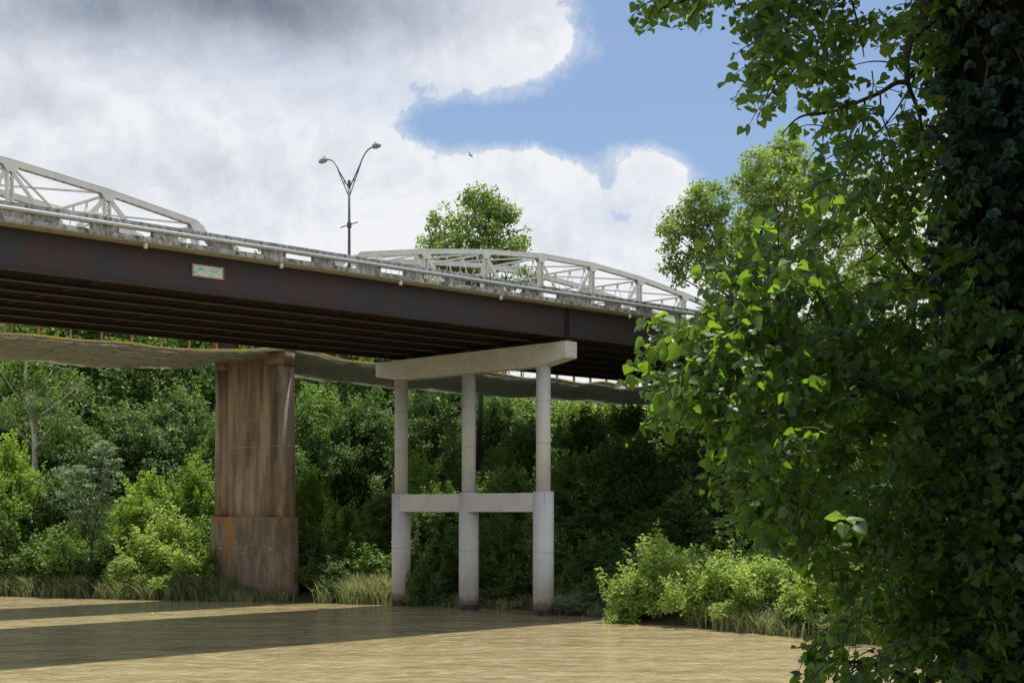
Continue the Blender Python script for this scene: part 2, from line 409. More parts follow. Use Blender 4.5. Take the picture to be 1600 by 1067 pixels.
def frames(N, T):
    """orthonormal frames: N normals, T rough tip directions -> x (side), y (tip), n"""
    N = N/np.linalg.norm(N, axis=1, keepdims=True)
    Tt = T-N*np.sum(T*N, axis=1, keepdims=True); ln = np.linalg.norm(Tt, axis=1, keepdims=True); Tt = Tt/np.maximum(ln, 1e-6)
    return np.cross(Tt, N), Tt, N
SIMPLE = (np.array([(0, 0, 0), (.38, .42, .06), (0, 1, -.06), (-.38, .42, .06)]), np.array([(0, 1, 2, 3)]))
LONG = (np.array([(0, 0, 0), (.10, .5, .0), (0, 1, -.12), (-.10, .5, .0)]), np.array([(0, 1, 2, 3)]))
HEART = (np.array([(0, 0, 0), (.22, -.10, .07), (.46, .08, .12), (.48, .34, .10), (.27, .68, .03), (0, 1, -.10),
                   (-.22, -.10, .07), (-.46, .08, .12), (-.48, .34, .10), (-.27, .68, .03)]),
         np.array([(0, 1, 2, 3, 4, 5), (0, 5, 9, 8, 7, 6)]))
OVATE = (np.array([(0, 0, 0), (.16, .12, .05), (.30, .42, .07), (.20, .74, .02), (0, 1, -.1), (-.16, .12, .05), (-.30, .42, .07), (-.20, .74, .02)]),
         np.array([(0, 1, 2, 3, 4), (0, 4, 7, 6, 5)]))
def leaves(P, T, N, S, tone, tmpl, name, mat):
    tv, tf = tmpl
    x, y, n = frames(N, T)
    V = P[:, None, :] + S[:, None, None]*(tv[None, :, 0, None]*x[:, None, :]+tv[None, :, 1, None]*y[:, None, :]+tv[None, :, 2, None]*n[:, None, :])
    k = len(tv); base = (np.arange(len(P))*k)[:, None, None]
    Fc = (base+tf[None]).reshape(-1, tf.shape[1])
    return raw_mesh(name, V.reshape(-1, 3), Fc, tf.shape[1], np.repeat(tone, len(tf)), mat)

# ------------------------------------------------------------------ terrain and water
BX = [-600, -300, -80, -39, -26, -8.3, 1, 6, 15.2, 20.2, 35, 60, 300, 600]
BY = [330, 215, 127, 108.3, 103.4, 98.6, 92, 84.6, 72.5, 65, 50, 38, -10, -60]
NX = [-600, -300, -60, 0, 30, 60, 300, 600]
NY = [120, 90, 36, 27, 12, -6, -100, -200]
def far_d(x, y): return (y-np.interp(x, BX, BY))*.75
def near_d(x, y): return (np.interp(x, NX, NY)-y)*.95
def ground_z(x, y):
    x = np.asarray(x, float); y = np.asarray(y, float)
    wig = .5*np.sin(x*.55+y*.2)+.35*np.sin(x*1.3-y*.9)
    d = np.maximum(far_d(x, y)+wig*.6, near_d(x, y))
    z = np.where(d < 0, np.maximum(d*.35, -2.5), np.where(d < 11, .10+d*.27, 3.07+np.minimum(d-11, 60)*.05))
    return z+np.where(d > 0, .15*np.sin(x*.8)*np.sin(y*.7), 0)
def gz(x, y): return float(ground_z(x, y))

def axis(a, b, fine, far_, n):
    c = list(np.arange(a, b+.01, fine)); k = np.geomspace(fine, far_, n)
    return np.array([a-q for q in np.cumsum(k)[::-1]]+c+[b+q for q in np.cumsum(k)])
gxs = axis(-90, 70, 1.0, 1400, 22); gys = axis(-20, 150, 1.0, 1400, 22)
GX, GY = np.meshgrid(gxs, gys); GZ = ground_z(GX, GY)
nx, ny = len(gxs), len(gys)
idx = np.arange(nx*ny).reshape(ny, nx)
Fq = np.stack([idx[:-1, :-1], idx[:-1, 1:], idx[1:, 1:], idx[1:, :-1]], -1).reshape(-1, 4)
gm = raw_mesh('ground', np.stack([GX, GY, GZ], -1).reshape(-1, 3), Fq, 4, None, M['ground'])
gm.polygons.foreach_set('use_smooth', [True]*len(gm.polygons))
tag(link('ground', gm, None), kind='structure')
wm = MB(); wm.add([(-3000, -600, 0), (3000, -600, 0), (3000, 600, 0), (-3000, 600, 0)], [(0, 1, 2, 3)])
tag(wm.build('water', M['water']), kind='structure')

# ------------------------------------------------------------------ bridge frame: local x along the bridges, y across (away from the camera)
OX, OY = 1.94, 88.0
ANG = math.atan2(.7153, .6988)
def at(u, v): return (OX+.6988*u-.7153*v, OY+.7153*u+.6988*v)
def root(name, **kw): return empty(name, (OX, OY, 0), ANG, **kw)
G = .0058
def cyl(mb, x, y, z0, z1, r0, r1=None, n=32): mb.tube([(x, y, z0), (x, y, z1)], [r0, r1 or r0], n)

# ---- concrete bent under the new bridge
bent = root('bridge_pier', label='pale concrete pier of three round columns standing in the river', cat='pier')
mb = MB()
prof = [(-2.32, 16.72), (-2.32, 15.72), (0.0, 15.33), (13.3, 15.36), (15.4, 15.70), (15.4, 16.68)]
vs = [(-.53, y, z) for y, z in prof]+[(.53, y, z) for y, z in prof]
mb.add(vs, [(0, 1, 2, 3, 4, 5), (11, 10, 9, 8, 7, 6)]+[(i, i+6, (i+1) % 6+6, (i+1) % 6) for i in range(6)])
mb.build('pier_cap', M['pier_concrete'], bent, bevel=.03)
mb = MB(); mb.box(-.50, .50, .0, 13.3, 6.37, 7.56)
mb.build('cross_beam', M['column'], bent, bevel=.02)
for k in range(3):
    y = 6.65*k
    mb = MB(); cyl(mb, 0, y, -2.5, 7.63, .65, n=40); cyl(mb, 0, y, 7.6, 15.4, .455, n=40)
    c = mb.build('column', M['column'], bent, smooth=True)
    mb = MB(); cyl(mb, 0, y, -2.6, .36, .70, .69, 40); mb.build('footing', M['footing_dark'], c, smooth=True)
# bearings on the cap
for k in range(7):
    y = -1.9+2.82*k
    mb = MB(); mb.box(-.25, .25, y-.3, y+.3, 16.66, 16.86); mb.build('bearing', M['footing_dark'], bent)

# ---- new bridge superstructure
nb = root('highway_bridge', label='modern road bridge on dark weathering steel girders with open concrete parapet', cat='bridge')
ZS = EYE+12.42          # soffit of the deck at u=0
U0, U1 = -95.0, 110.0
def zz(u, z): return z+G*u
def beam(mb, u0, u1, y0, y1, z0, z1):
    a, b = G*u0, G*u1
    mb.add([(u0, y0, z0+a), (u1, y0, z0+b), (u1, y1, z0+b), (u0, y1, z0+a), (u0, y0, z1+a), (u1, y0, z1+b), (u1, y1, z1+b), (u0, y1, z1+a)],
           [(0, 3, 2, 1), (4, 5, 6, 7), (0, 1, 5, 4), (1, 2, 6, 5), (2, 3, 7, 6), (3, 0, 4, 7)])
mb = MB(); beam(mb, U0, U1, -2.96, 16.0, ZS, ZS+.20); mb.build('deck', M['soffit'], nb)
mb = MB(); beam(mb, U0, U1, -2.3, 15.3, ZS+.205, ZS+.26); mb.build('road_surface', M['deck'], nb)
for k in range(7):
    y = -1.9+2.82*k
    for (a, b) in ((U0, -.06), (.06, U1)):
        mb = MB(); beam(mb, a, b, y-.012, y+.012, ZS-1.74, ZS-.03)
        for q in np.arange(a+.06 if a > -1 else b-.06-94, b+.001, 3.8 if k else 7.6):   # inner web stiffeners
            if a < q < b: beam(mb, q-.01, q+.01, y+.0125, y+.17, ZS-1.74, ZS-.03)
        for q in ((-.09,) if a < -1 else (.09,)): beam(mb, q-.015, q+.015, y-.17, y-.0125, ZS-1.74, ZS-.03)
        g = mb.build('girder', M['steel'], nb)
        mb = MB(); beam(mb, a, b, y-.21, y+.21, ZS-1.785, ZS-1.742); beam(mb, a, b, y-.2, y+.2, ZS-.028, ZS-.002)
        mb.build('flange', M['rust'], g)
for q in [-83.6+7.6*i for i in range(11)]+[7.6*i+.01 for i in range(0, 13)]:
    mb = MB()
    for k in range(6):
        y0 = -1.9+2.82*k+.19; y1 = y0+2.44; a = G*q
        mb.bar((q, y0, ZS-1.55+a), (q, y1, ZS-1.55+a), .09, .09)
        mb.bar((q, y0, ZS-1.5+a), (q, (y0+y1)/2, ZS-.35+a), .08, .08); mb.bar((q, (y0+y1)/2, ZS-.35+a), (q, y1, ZS-1.5+a), .08, .08)
        mb.bar((q, y0, ZS-.30+a), (q, y1, ZS-.30+a), .09, .09)
    mb.build('cross_frame', M['rust'], nb)
# parapets
def parapet(v_out, s):
    """s=+1: thickness grows inward (+y)"""
    y = lambda a: v_out+s*a
    def bm(mb, u0, u1, a, b, z0, z1): beam(mb, u0, u1, min(y(a), y(b)), max(y(a), y(b)), z0, z1)
    curb = MB()
    for (a, b) in [(-95, -70), (-69.97, -35.4), (-35.37, -.42), (-.39, 34.6), (34.63, 69.6), (69.63, 110)]:
        bm(curb, a, b, 0, .50, ZS+.05, ZS+.27)
    pr = curb.build('parapet', M['parapet'], nb, bevel=.012)
    rail = MB()
    for (a, b) in [(-95, -70), (-69.97, -35.4), (-35.37, -.42), (-.39, 34.6), (34.63, 69.6), (69.63, 110)]:
        bm(rail, a, b, .05, .42, ZS+.57, ZS+.92)
    rail.build('top_rail', M['parapet'], pr, bevel=.015)
    for j in range(-2, 3):
        c = -.405+35.0*j
        spans = [(c-1.27, c-.012), (c+.012, c+1.53)]
        for i in range(10): spans.append((c+3.12+3.07*i, c+4.42+3.07*i))
        for a, b in spans:
            if a < U0+1 or b > U1-1: continue
            pm = MB(); bm(pm, a, b, .06, .38, ZS+.272, ZS+.568); pm.build('parapet_post', M['parapet'], pr, bevel=.01)
parapet(-3.0, 1); parapet(16.05, -1)
for s, vv in ((1, -3.10), (-1, 16.15)):
    mb = MB(); pts = [(u, vv, ZS+.60+G*u) for u in np.arange(U0, U1+1, 5)]
    mb.tube(pts, .085, 12)
    for u in np.arange(-93.2, 108, 3.07): beam(mb, u-.05, u+.05, min(vv, vv+s*.15), max(vv, vv+s*.15), ZS+.585, ZS+.615)
    mb.build('pipe_rail', M['galv'], nb, smooth=True)
for u in (-29.6, -22.0, -14.2, -6.6, 4.9, 12.5):
    mb = MB(); mb.tube([(u, -2.86, ZS-.24+G*u), (u, -2.86, ZS+.02+G*u)], .095, 12)
    mb.build('drain_pipe', M['pvc'], nb, smooth=True)

# ---- faded sign plate on the outer girder
sg = root('sign_plate', label='faded pale green sign plate in a rusty frame on the dark girder', cat='sign')
mb = MB(); beam(mb, -26.5, -24.85, -1.98, -1.955, EYE+11.42, EYE+11.94)
def mat_sign():
    m, t, p, _ = new_mat('faded_sign_face'); o = objco(t)
    n = t.noise(t.vscale(o, 1.4, 1, 2.6), 1.2, 5, .6)
    c = t.mix(t.ramp(n, .38, .62), (.62, .72, .74), (.42, .64, .58))
    n2 = t.noise(t.vscale(o, 3, 1, 9), 1.3, 3, .6)
    c = t.mix(t.ramp(n2, .56, .60, 0, .8), c, (.12, .34, .36))
    t.l.new(c, p.inputs['Base Color']); p.inputs['Roughness'].default_value = .5; return m
mb.build('panel', mat_sign(), sg)
mb = MB()
for (a, b, c, d) in ((-26.58, -24.77, 11.36, 11.417), (-26.58, -24.77, 11.943, 11.98), (-26.58, -26.503, 11.418, 11.942), (-24.847, -24.77, 11.418, 11.942)):
    beam(mb, a, b, -2.0, -1.93, EYE+c, EYE+d)
M['sign_frame'] = mat_simple('rusty_sign_frame', (.42, .20, .12), (.26, .12, .08), 5, .8)
mb.build('frame', M['sign_frame'], sg)

# ------------------------------------------------------------------ stone pier of the old bridge
sp = root('stone_pier', label='tall brown stained concrete pier with twin round shafts and rusty streaks', cat='pier')
PU = -2.9
def stadium(cu, v0, v1, r, n=14):
    o = []
    for k in range(n+1): t = pi+pi*k/n; o.append((cu+r*cos(t), v0+r*sin(t)))
    for k in range(n+1): t = pi*k/n; o.append((cu+r*cos(t), v1+r*sin(t)))
    return o
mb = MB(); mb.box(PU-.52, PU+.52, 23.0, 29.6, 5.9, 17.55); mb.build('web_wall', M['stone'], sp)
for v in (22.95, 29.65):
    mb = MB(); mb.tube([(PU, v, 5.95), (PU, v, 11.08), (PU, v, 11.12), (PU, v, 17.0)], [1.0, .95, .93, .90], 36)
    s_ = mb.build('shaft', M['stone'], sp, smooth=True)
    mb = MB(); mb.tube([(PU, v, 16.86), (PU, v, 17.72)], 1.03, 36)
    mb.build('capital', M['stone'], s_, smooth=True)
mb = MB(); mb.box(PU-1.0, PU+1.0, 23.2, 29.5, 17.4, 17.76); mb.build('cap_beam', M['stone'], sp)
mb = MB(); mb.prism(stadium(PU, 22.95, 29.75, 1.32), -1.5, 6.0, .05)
b_ = mb.build('base_block', M['stone'], sp, smooth=False)
mb = MB(); mb.box(PU-2.1, PU+2.3, 21.2, 31.4, -1.5, .10); mb.build('footing', M['stone'], sp, bevel=.05)

# ------------------------------------------------------------------ truss spans
G2 = .006
PANEL = 6.65
H = [None, 19.5, 20.58, 21.38, 21.85, 21.85, 21.38, 20.58, 19.5, None]
ZD = EYE+13.5          # bottom chord level
NEAR, FAR = 23.0, 30.0
def truss_span(u_start, sgn, label):
    r = root('truss_span', label=label, cat='bridge', group='white steel truss spans of the old bridge')
    U = [u_start+sgn*PANEL*i for i in range(10)]
    zt = lambda i: EYE+H[i]+G2*(U[i]-(27.5 if sgn > 0 else -32.4))*1.0
    zb = lambda i: ZD+G2*U[i]
    top = {}
    for y in (NEAR, FAR):
        T = [(U[i], y, zt(i)) for i in range(1, 9)]
        mb = MB()
        for i in range(7):
            a, b = Vector(T[i]), Vector(T[i+1])
            for dy in (-.19, .19):
                mb.bar(a+Vector((0, dy, 0)), b+Vector((0, dy, 0)), .03, .38)
            mb.bar(a+Vector((0, 0, .205)), b+Vector((0, 0, .205)), .46, .03)
            n = 22; ab = b-a
            for k in range(n):
                s1 = -.17 if k % 2 else .17
                mb.bar(a+ab*(k/n)+Vector((0, s1, -.205)), a+ab*((k+1)/n)+Vector((0, -s1, -.205)), .05, .02)
        mb.build('top_chord', M['truss'], r)
        mb = MB(); mb.bar((U[0], y, zb(0)), (U[9], y, zb(9)), .40, .40)
        mb.build('bottom_chord', M['truss'], r)
        for a, b in ((0, 1), (9, 8)):
            mb = MB()
            for dy in (-.19, .19): mb.bar((U[a], y+dy, zb(a)), (U[b], y+dy, zt(b)), .03, .44)
            mb.bar((U[a], y, zb(a)+.2), (U[b], y, zt(b)+.2), .40, .03)
            mb.build('end_post', M['truss'], r)
        for i in range(1, 9):
            mb = MB()
            for du in (-.17, .17): mb.box(U[i]+du-.05, U[i]+du+.05, y-.16, y+.16, zb(i), zt(i)-.2)
            zc = zb(i)+.3; k = 0; st = .34
            while zc < zt(i)-.9:
                s1 = -.13 if k % 2 else .13
                for yy_ in (y-.165, y+.165): mb.bar((U[i]+s1, yy_, zc), (U[i]-s1, yy_, zc+st), .045, .012, up=(0, 1, 0))
                zc += st; k += 1
            sl = (zt(min(i+1, 8))-zt(max(i-1, 1)))/(U[min(i+1, 8)]-U[max(i-1, 1)])
            for dy in (-.215, .215):
                pts = [(-.62, .0), (-.5, -.25), (-.24, -.58), (.24, -.58), (.5, -.25), (.62, .0)]
                v_ = [(U[i]+a, y+dy+e, zt(i)+b+sl*a) for e in (-.012, .012) for a, b in pts]
                mb.add(v_, [(0, 1, 2, 3, 4, 5), (11, 10, 9, 8, 7, 6)]+[(j, j+6, (j+1) % 6+6, (j+1) % 6) for j in range(6)])
            mb.build('vertical_post', M['truss'], r)
        for i in range(1, 8):
            if i < 4: prs = [(i, i+1)]
            elif i == 4: prs = [(4, 5), (5, 4)]
            else: prs = [(i+1, i)]
            if sgn < 0 and i in (1, 2): prs.append((i+1, i))
            for ta, bb in prs:
                mb = MB(); wd = .20 if (ta, bb) in ((4, 5), (5, 4)) or (sgn < 0 and ta > bb and ta < 4) else .30
                mb.bar((U[ta], y, zt(ta)-.3), (U[bb], y, zb(bb)), .12, wd)
                mb.build('diagonal', M['truss'], r)
    # sway frames and laterals between the two trusses
    for i in range(1, 9):
        mb = MB(); z1 = zt(i)-.15; z2 = zt(i)-1.75
        mb.bar((U[i], NEAR+.2, z1), (U[i], FAR-.2, z1), .14, .14)
        mb.bar((U[i], NEAR+.2, z2), (U[i], FAR-.2, z2), .12, .12)
        n = 4; L_ = FAR-NEAR
        for k in range(n):
            yc = NEAR+L_*(k+.5)/n
            mb.box(U[i]-.02, U[i]+.02, yc-.13, yc+.13, z1-.35, z1-.08)
            mb.bar((U[i], yc-.06, z1-.3), (U[i], yc-.62, z2), .05, .05); mb.bar((U[i], yc+.06, z1-.3), (U[i], yc+.62, z2), .05, .05)
        mb.build('sway_frame', M['truss'], r)
    for i in range(1, 8):
        mb = MB()
        mb.bar((U[i], NEAR, zt(i)-.05), (U[i+1], FAR, zt(i+1)-.05), .13, .11)
        mb.bar((U[i+1], NEAR, zt(i+1)-.08), (U[i], FAR, zt(i)-.08), .13, .11)
        mb.build('lateral_brace', M['truss'], r)
    # floor
    mb = MB(); a, b = min(U[0], U[9]), max(U[0], U[9])
    mb.add([(a, y, z+G2*a) for y, z in ((NEAR+.3, ZD+.35), (FAR-.3, ZD+.35), (FAR-.3, ZD+.6), (NEAR+.3, ZD+.6))] +
           [(b, y, z+G2*b) for y, z in ((NEAR+.3, ZD+.35), (FAR-.3, ZD+.35), (FAR-.3, ZD+.6), (NEAR+.3, ZD+.6))],
           [(0, 1, 2, 3), (7, 6, 5, 4), (0, 4, 5, 1), (1, 5, 6, 2), (2, 6, 7, 3), (3, 7, 4, 0)])
    mb.build('roadway', M['truss_floor'], r)
    for i in range(10):
        mb = MB(); mb.box(U[i]-.12, U[i]+.12, NEAR+.22, FAR-.22, zb(i)-.42, zb(i)+.30); mb.build('floor_beam', M['truss_floor'], r)
    return r
truss_span(-2.35, 1, 'white arched steel truss span with lacy bracing before the roadside sycamore crown')
truss_span(-3.45, -1, 'white steel truss span whose sloping end chord dips behind the parapet')
# bearings blocks on the stone pier
for y in (NEAR, FAR):
    mb = MB(); mb.box(-3.8, -2.0, y-.4, y+.4, 17.7, ZD-.22); mb.build('bearing_block', M['stone'], sp)

# ------------------------------------------------------------------ containment nets below the old bridge
def net(label, uu, near_tab, far_tab, seed):
    r = root('safety_net', label=label, cat='netting', group='nets slung under the old bridge')
    nu = int((uu[1]-uu[0])/.5); nv = 24
    us = np.linspace(uu[0], uu[1], nu); ts = np.linspace(0, 1, nv)
    rng = np.random.default_rng(seed)
    zn = EYE+np.interp(us, near_tab[0], near_tab[1]); zf = EYE+np.interp(us, far_tab[0], far_tab[1])
    # smooth the scallops
    zn = np.convolve(np.pad(zn, 2, mode='edge'), [.1, .2, .4, .2, .1], 'valid')
    UU, TT = np.meshgrid(us, ts, indexing='ij')
    Z_ = zn[:, None]*(1-TT)+zf[:, None]*TT-.5*4*TT*(1-TT)*.5
    Z_ += .09*np.sin(UU*.9+TT*5)*np.sin(TT*9)*TT+.06*np.sin(UU*.42+1.3*seed)*np.sin(TT*pi)+.04*rng.standard_normal(Z_.shape)*(TT > 0)
    V_ = 21.5+TT*9.5
    Vt = np.stack([UU, V_, Z_], -1).reshape(-1, 3)
    ix = np.arange(nu*nv).reshape(nu, nv)
    Fc = np.stack([ix[:-1, :-1], ix[1:, :-1], ix[1:, 1:], ix[:-1, 1:]], -1).reshape(-1, 4)
    me = raw_mesh('net_sheet', Vt, Fc, 4, None, M['net']); me.polygons.foreach_set('use_smooth', [True]*len(me.polygons))
    o = link('net_sheet', me, None, r); so = o.modifiers.new('t', 'SOLIDIFY'); so.thickness = .02
    mb = MB()
    for i in range(0, nu-1):
        p = Vector((us[i], 21.44, zn[i]+.02)); q = Vector((us[i+1], 21.44, zn[i+1]+.02))
        mb.bar(p, q, .05, .085)
        for s_ in (0, .5):
            c = p.lerp(q, s_); mb.box(c.x-.06, c.x+.04, 21.40, 21.46, c.z-.09, c.z-.032)
    mb.build('edge_strap', M['yellow'], r)
    u = uu[0]+1.2
    while u < uu[1]-.5:
        z0 = float(np.interp(u, us, zn))
        mb = MB(); mb.box(u-.06, u+.06, 21.5, 21.6, z0+.02, z0+.02+.62); mb.tube([(u, 21.55, z0+.6), (u, 22.9, ZD+G2*u-.1)], .02, 5)
        mb.build('hanger_post', M['orange_post'], r)
        mb = MB(); uq = u+.9; mb.tube([(uq, 22.2, float(np.interp(uq, us, zn))-.1), (uq, 22.2, ZD+G2*uq)], .035, 6)
        mb.build('suspension_rod', M['black'], r)
        u += 2.15
    return r
net('wide section of sagging olive net with a bright yellow edge meeting the stone pier', (-60, -3.3),
    ([-60, -53, -49, -45, -38, -31, -26.5, -24.7, -22.3, -19.7, -16.1, -13.8, -11.3, -7.2, -4, -3], [10.8, 10.5, 10.8, 10.5, 10.85, 10.5, 10.62, 10.71, 10.82, 10.74, 10.92, 10.76, 10.85, 11.15, 11.59, 11.7]),
    ([-60, -20, -12, -6, -3], [10.3, 10.25, 10.25, 10.7, 11.5]), 3)
net('longer sagging olive net running behind the pale columns', (-2.3, 58),
    ([-2.3, -.6, 1.2, 4.5, 10, 14.85, 16.8, 21.1, 23.9, 28.1, 30.6, 34.6, 37.5, 41, 44, 48, 51, 58], [11.75, 11.45, 11.13, 11.09, 11.0, 11.15, 11.32, 11.05, 11.37, 11.06, 11.50, 11.16, 11.55, 11.2, 11.6, 11.2, 11.6, 11.4]),
    ([-2.3, 4.6, 13.6, 24, 38, 58], [11.5, 10.7, 10.5, 10.5, 10.7, 10.9]), 4)

# ------------------------------------------------------------------ street lamp on the far parapet
lu, lv = -2.0, 16.45
lx, ly = at(lu, lv)
lamp = empty('street_lamp', (lx, ly, 0), ANG, label='tall dark double-armed street lamp rising behind the bridge parapet', cat='street lamp')
ZL = ZS
mb = MB(); mb.box(-.35, .35, -.46, .4, ZL-.1, ZL+.45); mb.build('base_bracket', M['parapet'], lamp)
mb = MB(); mb.tube([(0, 0, ZL+.4), (0, 0, EYE+22.75)], [.13, .075], 16); mb.build('pole', M['lamp_metal'], lamp, smooth=True)
mb = MB(); mb.tube([(0, 0, EYE+22.3), (0, 0, EYE+22.85)], .11, 12); mb.build('pole_collar', M['lamp_metal'], lamp)
for s in (-1, 1):
    mb = MB()
    mb.tube([(0, 0, EYE+22.3), (0, s*1.1, EYE+23.65), (0, s*1.33, EYE+24.0), (0, s*1.62, EYE+24.35), (0, s*1.95, EYE+24.58), (0, s*2.35, EYE+24.70), (0, s*2.6, EYE+24.70)], .045, 10)
    mb.tube([(0, 0, EYE+21.7), (0, s*1.25, EYE+23.8)], .035, 8)
    mb.tube([(0, s*.55, EYE+22.62), (0, s*.55, EYE+22.97)], .03, 6)
    mb.build('lamp_arm', M['lamp_metal'], lamp, smooth=True)
    mb = MB(); c = s*2.95
    mb.tube([(0, s*2.45, EYE+24.70), (0, s*2.6, EYE+24.72), (0, s*2.9, EYE+24.72), (0, s*3.15, EYE+24.70), (0, s*3.38, EYE+24.66)], [.06, .16, .19, .16, .03], 14)
    h_ = mb.build('lamp_head', M['lamp_head'], lamp, smooth=True); 
    mb = MB(); mb.tube([(0, s*2.72, EYE+24.86), (0, s*2.72, EYE+25.0)], .04, 8); mb.build('photocell', M['lamp_metal'], h_)
mb = MB(); mb.tube([(0, -.95, EYE+19.85), (0, 0, EYE+19.80), (0, .95, EYE+19.75)], .035, 8)
mb.tube([(0, 0, EYE+19.6), (0, 0, EYE+19.95)], .16, 12); mb.build('banner_bar', M['lamp_metal'], lamp)

# ------------------------------------------------------------------ bird
def W(px, py, d): return ((px-800)/F*d, d, EYE+(800-py)/F*d)
bx, by, bz = W(735, 243, 120)
mb = MB()
mb.tube([(0, -.32, 0), (0, -.2, .02), (0, .05, .02), (0, .28, .03), (0, .36, .03)], [.02, .08, .10, .05, .02], 8)
bird = mb.build('bird', M['bird'], None, (bx, by, bz)); bird.rotation_euler = (.1, .6, 1.0); bird.scale = (.55, .55, .55)
tag(bird, 'small dark bird gliding in the sky between the lamp and the treetop', 'bird')
mb = MB()
for s in (-1, 1):
    mb.add([(s*.05, .10, .04), (s*.35, .16, .14), (s*.75, .02, .10), (s*.38, -.06, .12), (s*.05, -.10, .03)], [(0, 1, 2, 3, 4)])
mb.add([(-.05, -.28, .01), (.05, -.28, .01), (.10, -.5, .0), (-.10, -.5, .0)], [(0, 1, 2, 3)])
wo_ = mb.build('wings', M['bird'], bird); wo_.modifiers.new('t', 'SOLIDIFY').thickness = .015

# ------------------------------------------------------------------ vegetation
def unit(rng, n):
    v = rng.standard_normal((n, 3)); return v/np.linalg.norm(v, axis=1, keepdims=True)
def crown(name, blobs, size, dens, seed, mat, tmpl=SIMPLE, clump=.30, flat=.75, core=.45, up=.7, tonebias=0.0, droop=0.0, shoots=0):
    """leaf clumps spread over and through a set of lobes; returns (mesh, clump centres)"""
    rng = np.random.default_rng(seed)
    P = []; N = []; TT_ = []; tone = []; cent = []
    for (x, y, z, r) in blobs:
        c = np.array((x, y, z)); rc = max(clump*r, size*2.0); rc = min(rc, 1.5*max(1, size*3))
        n = int(dens*6.2*(r/rc)**2)+4
        d = unit(rng, n); rad = r*(core+(1-core)*rng.random(n)**.45)*np.where(rng.random(n) < .22, rng.uniform(1.05, 1.42, n), 1.0)*(1+.18*np.sin(d[:, 0]*5+seed)*np.sin(d[:, 2]*6+d[:, 1]*4))
        C = c+d*rad[:, None]*np.array((1, 1, .95))
        cent.append(C)
        m = int(11*dens*(rc/size)**1.7)+8
        rcs = rc*(.42+.95*rng.random(n)**1.3)
        for j in range(n):
            mj = max(6, int(m*(rcs[j]/rc)**1.7)); dd = unit(rng, mj); q = rcs[j]*rng.random(mj)**.5
            off_ = dd*q[:, None]*np.array((1, 1, flat)); 
            P.append(C[j]+off_)
            N.append(dd*.6+d[j]*.5+np.array((0, 0, up))+.75*rng.standard_normal((mj, 3)))
            TT_.append(dd+rng.standard_normal((mj, 3))*.6+np.array((0, 0, -droop)))
            tone.append(np.clip(.42+tonebias+.22*rng.standard_normal()+.20*rng.standard_normal(mj), 0, 1))
    allc = np.concatenate(cent); zlo = np.percentile(allc[:, 2], 35)
    cand = allc[allc[:, 2] > zlo]
    for _ in range(shoots):
        q = cand[rng.integers(0, len(cand))].copy(); rs = size*rng.uniform(1.0, 1.9); tl = rng.normal(0, .25, 2)
        for k in range(rng.integers(3, 6)):
            q = q+np.array((tl[0], tl[1], 1.0))*rs*1.15; rk = rs*(1-.13*k); mm = int(9*(rk/size)**1.5)+4; dd = unit(rng, mm)
            P.append(q+dd*(rk*rng.random(mm)**.5)[:, None]); N.append(dd*.5+np.array((0, 0, up))+.6*rng.standard_normal((mm, 3)))
            TT_.append(dd+np.array((0, 0, .5))+.4*rng.standard_normal((mm, 3))); tone.append(np.clip(.62+tonebias+.2*rng.standard_normal(mm), 0, 1))
    P = np.concatenate(P); N = np.concatenate(N); TT_ = np.concatenate(TT_); tone = np.concatenate(tone)
    S = size*(.7+.6*rng.random(len(P)))
    return leaves(P, TT_, N, S, tone, tmpl, name, mat), np.concatenate(cent)

def limbs(blobs, h_split, r0, centres, seed, base=(0, 0), sink=1.0, twigs=60, top=None, lean=None):
    rnd = random.Random(seed); mb = MB()
    zt_ = max(b[2] for b in blobs); main = max(blobs, key=lambda b: b[2]*.6+b[3])
    bx_, by_ = base
    tp = Vector((main[0], main[1], main[2]+main[3]*.3)) if top is None else Vector(top)
    pts = []; rad = []
    for k in range(9):
        t = k/8; z = -sink+(tp.z+sink)*t
        j = .12*sin(k*1.7+seed)*(.3+t)
        pts.append(Vector((bx_+(tp.x-bx_)*t**1.6+j, by_+(tp.y-by_)*t**1.6+j*.6, z))); rad.append(r0*(1-.82*t)+(r0*.35 if k == 0 else 0))
    mb.tube(pts, rad, 9)
    def on(z):
        t = min(max((z+sink)/(tp.z+sink), 0), 1)*8; i = min(int(t), 7); return pts[i].lerp(pts[i+1], t-i), rad[i]
    for (x, y, z, r) in blobs:
        zs = max(h_split*zt_*rnd.uniform(.7, 1.1), z-1.3*r-1.2); s0, rr = on(min(zs, tp.z*.92))
        e = Vector((x, y, z)); mid = s0.lerp(e, .5)+Vector((rnd.uniform(-.1, .1)*r, rnd.uniform(-.1, .1)*r, -.08*r))
        a = min(rr*.6, r0*.5); mb.tube([s0, mid, e, e+(e-mid)*.5], [a, a*.7, a*.4, a*.12], 6)
    if centres is not None and len(centres):
        bl = np.array([b[:3] for b in blobs])
        for _ in range(min(twigs, len(centres))):
            c = centres[rnd.randrange(len(centres))]; b = bl[np.argmin(((bl-c)**2).sum(1))]
            p = Vector(b)*.7+Vector(c)*.3; q = Vector(c); md = p.lerp(q, .5)+Vector((0, 0, -.1))
            mb.tube([p, md, q], [r0*.14, r0*.09, r0*.04], 4, False)
    return mb

def plant_from(name, blobs, size, dens, seed, leafmat, barkmat, h_split=.35, r0=.25, **kw):
    me, cen = crown(name+'_crown', blobs, size, dens, seed, leafmat, **kw)
    tm = limbs(blobs, h_split, r0, cen, seed).mesh(name+'_trunk', True); tm.materials.append(barkmat)
    return me, tm

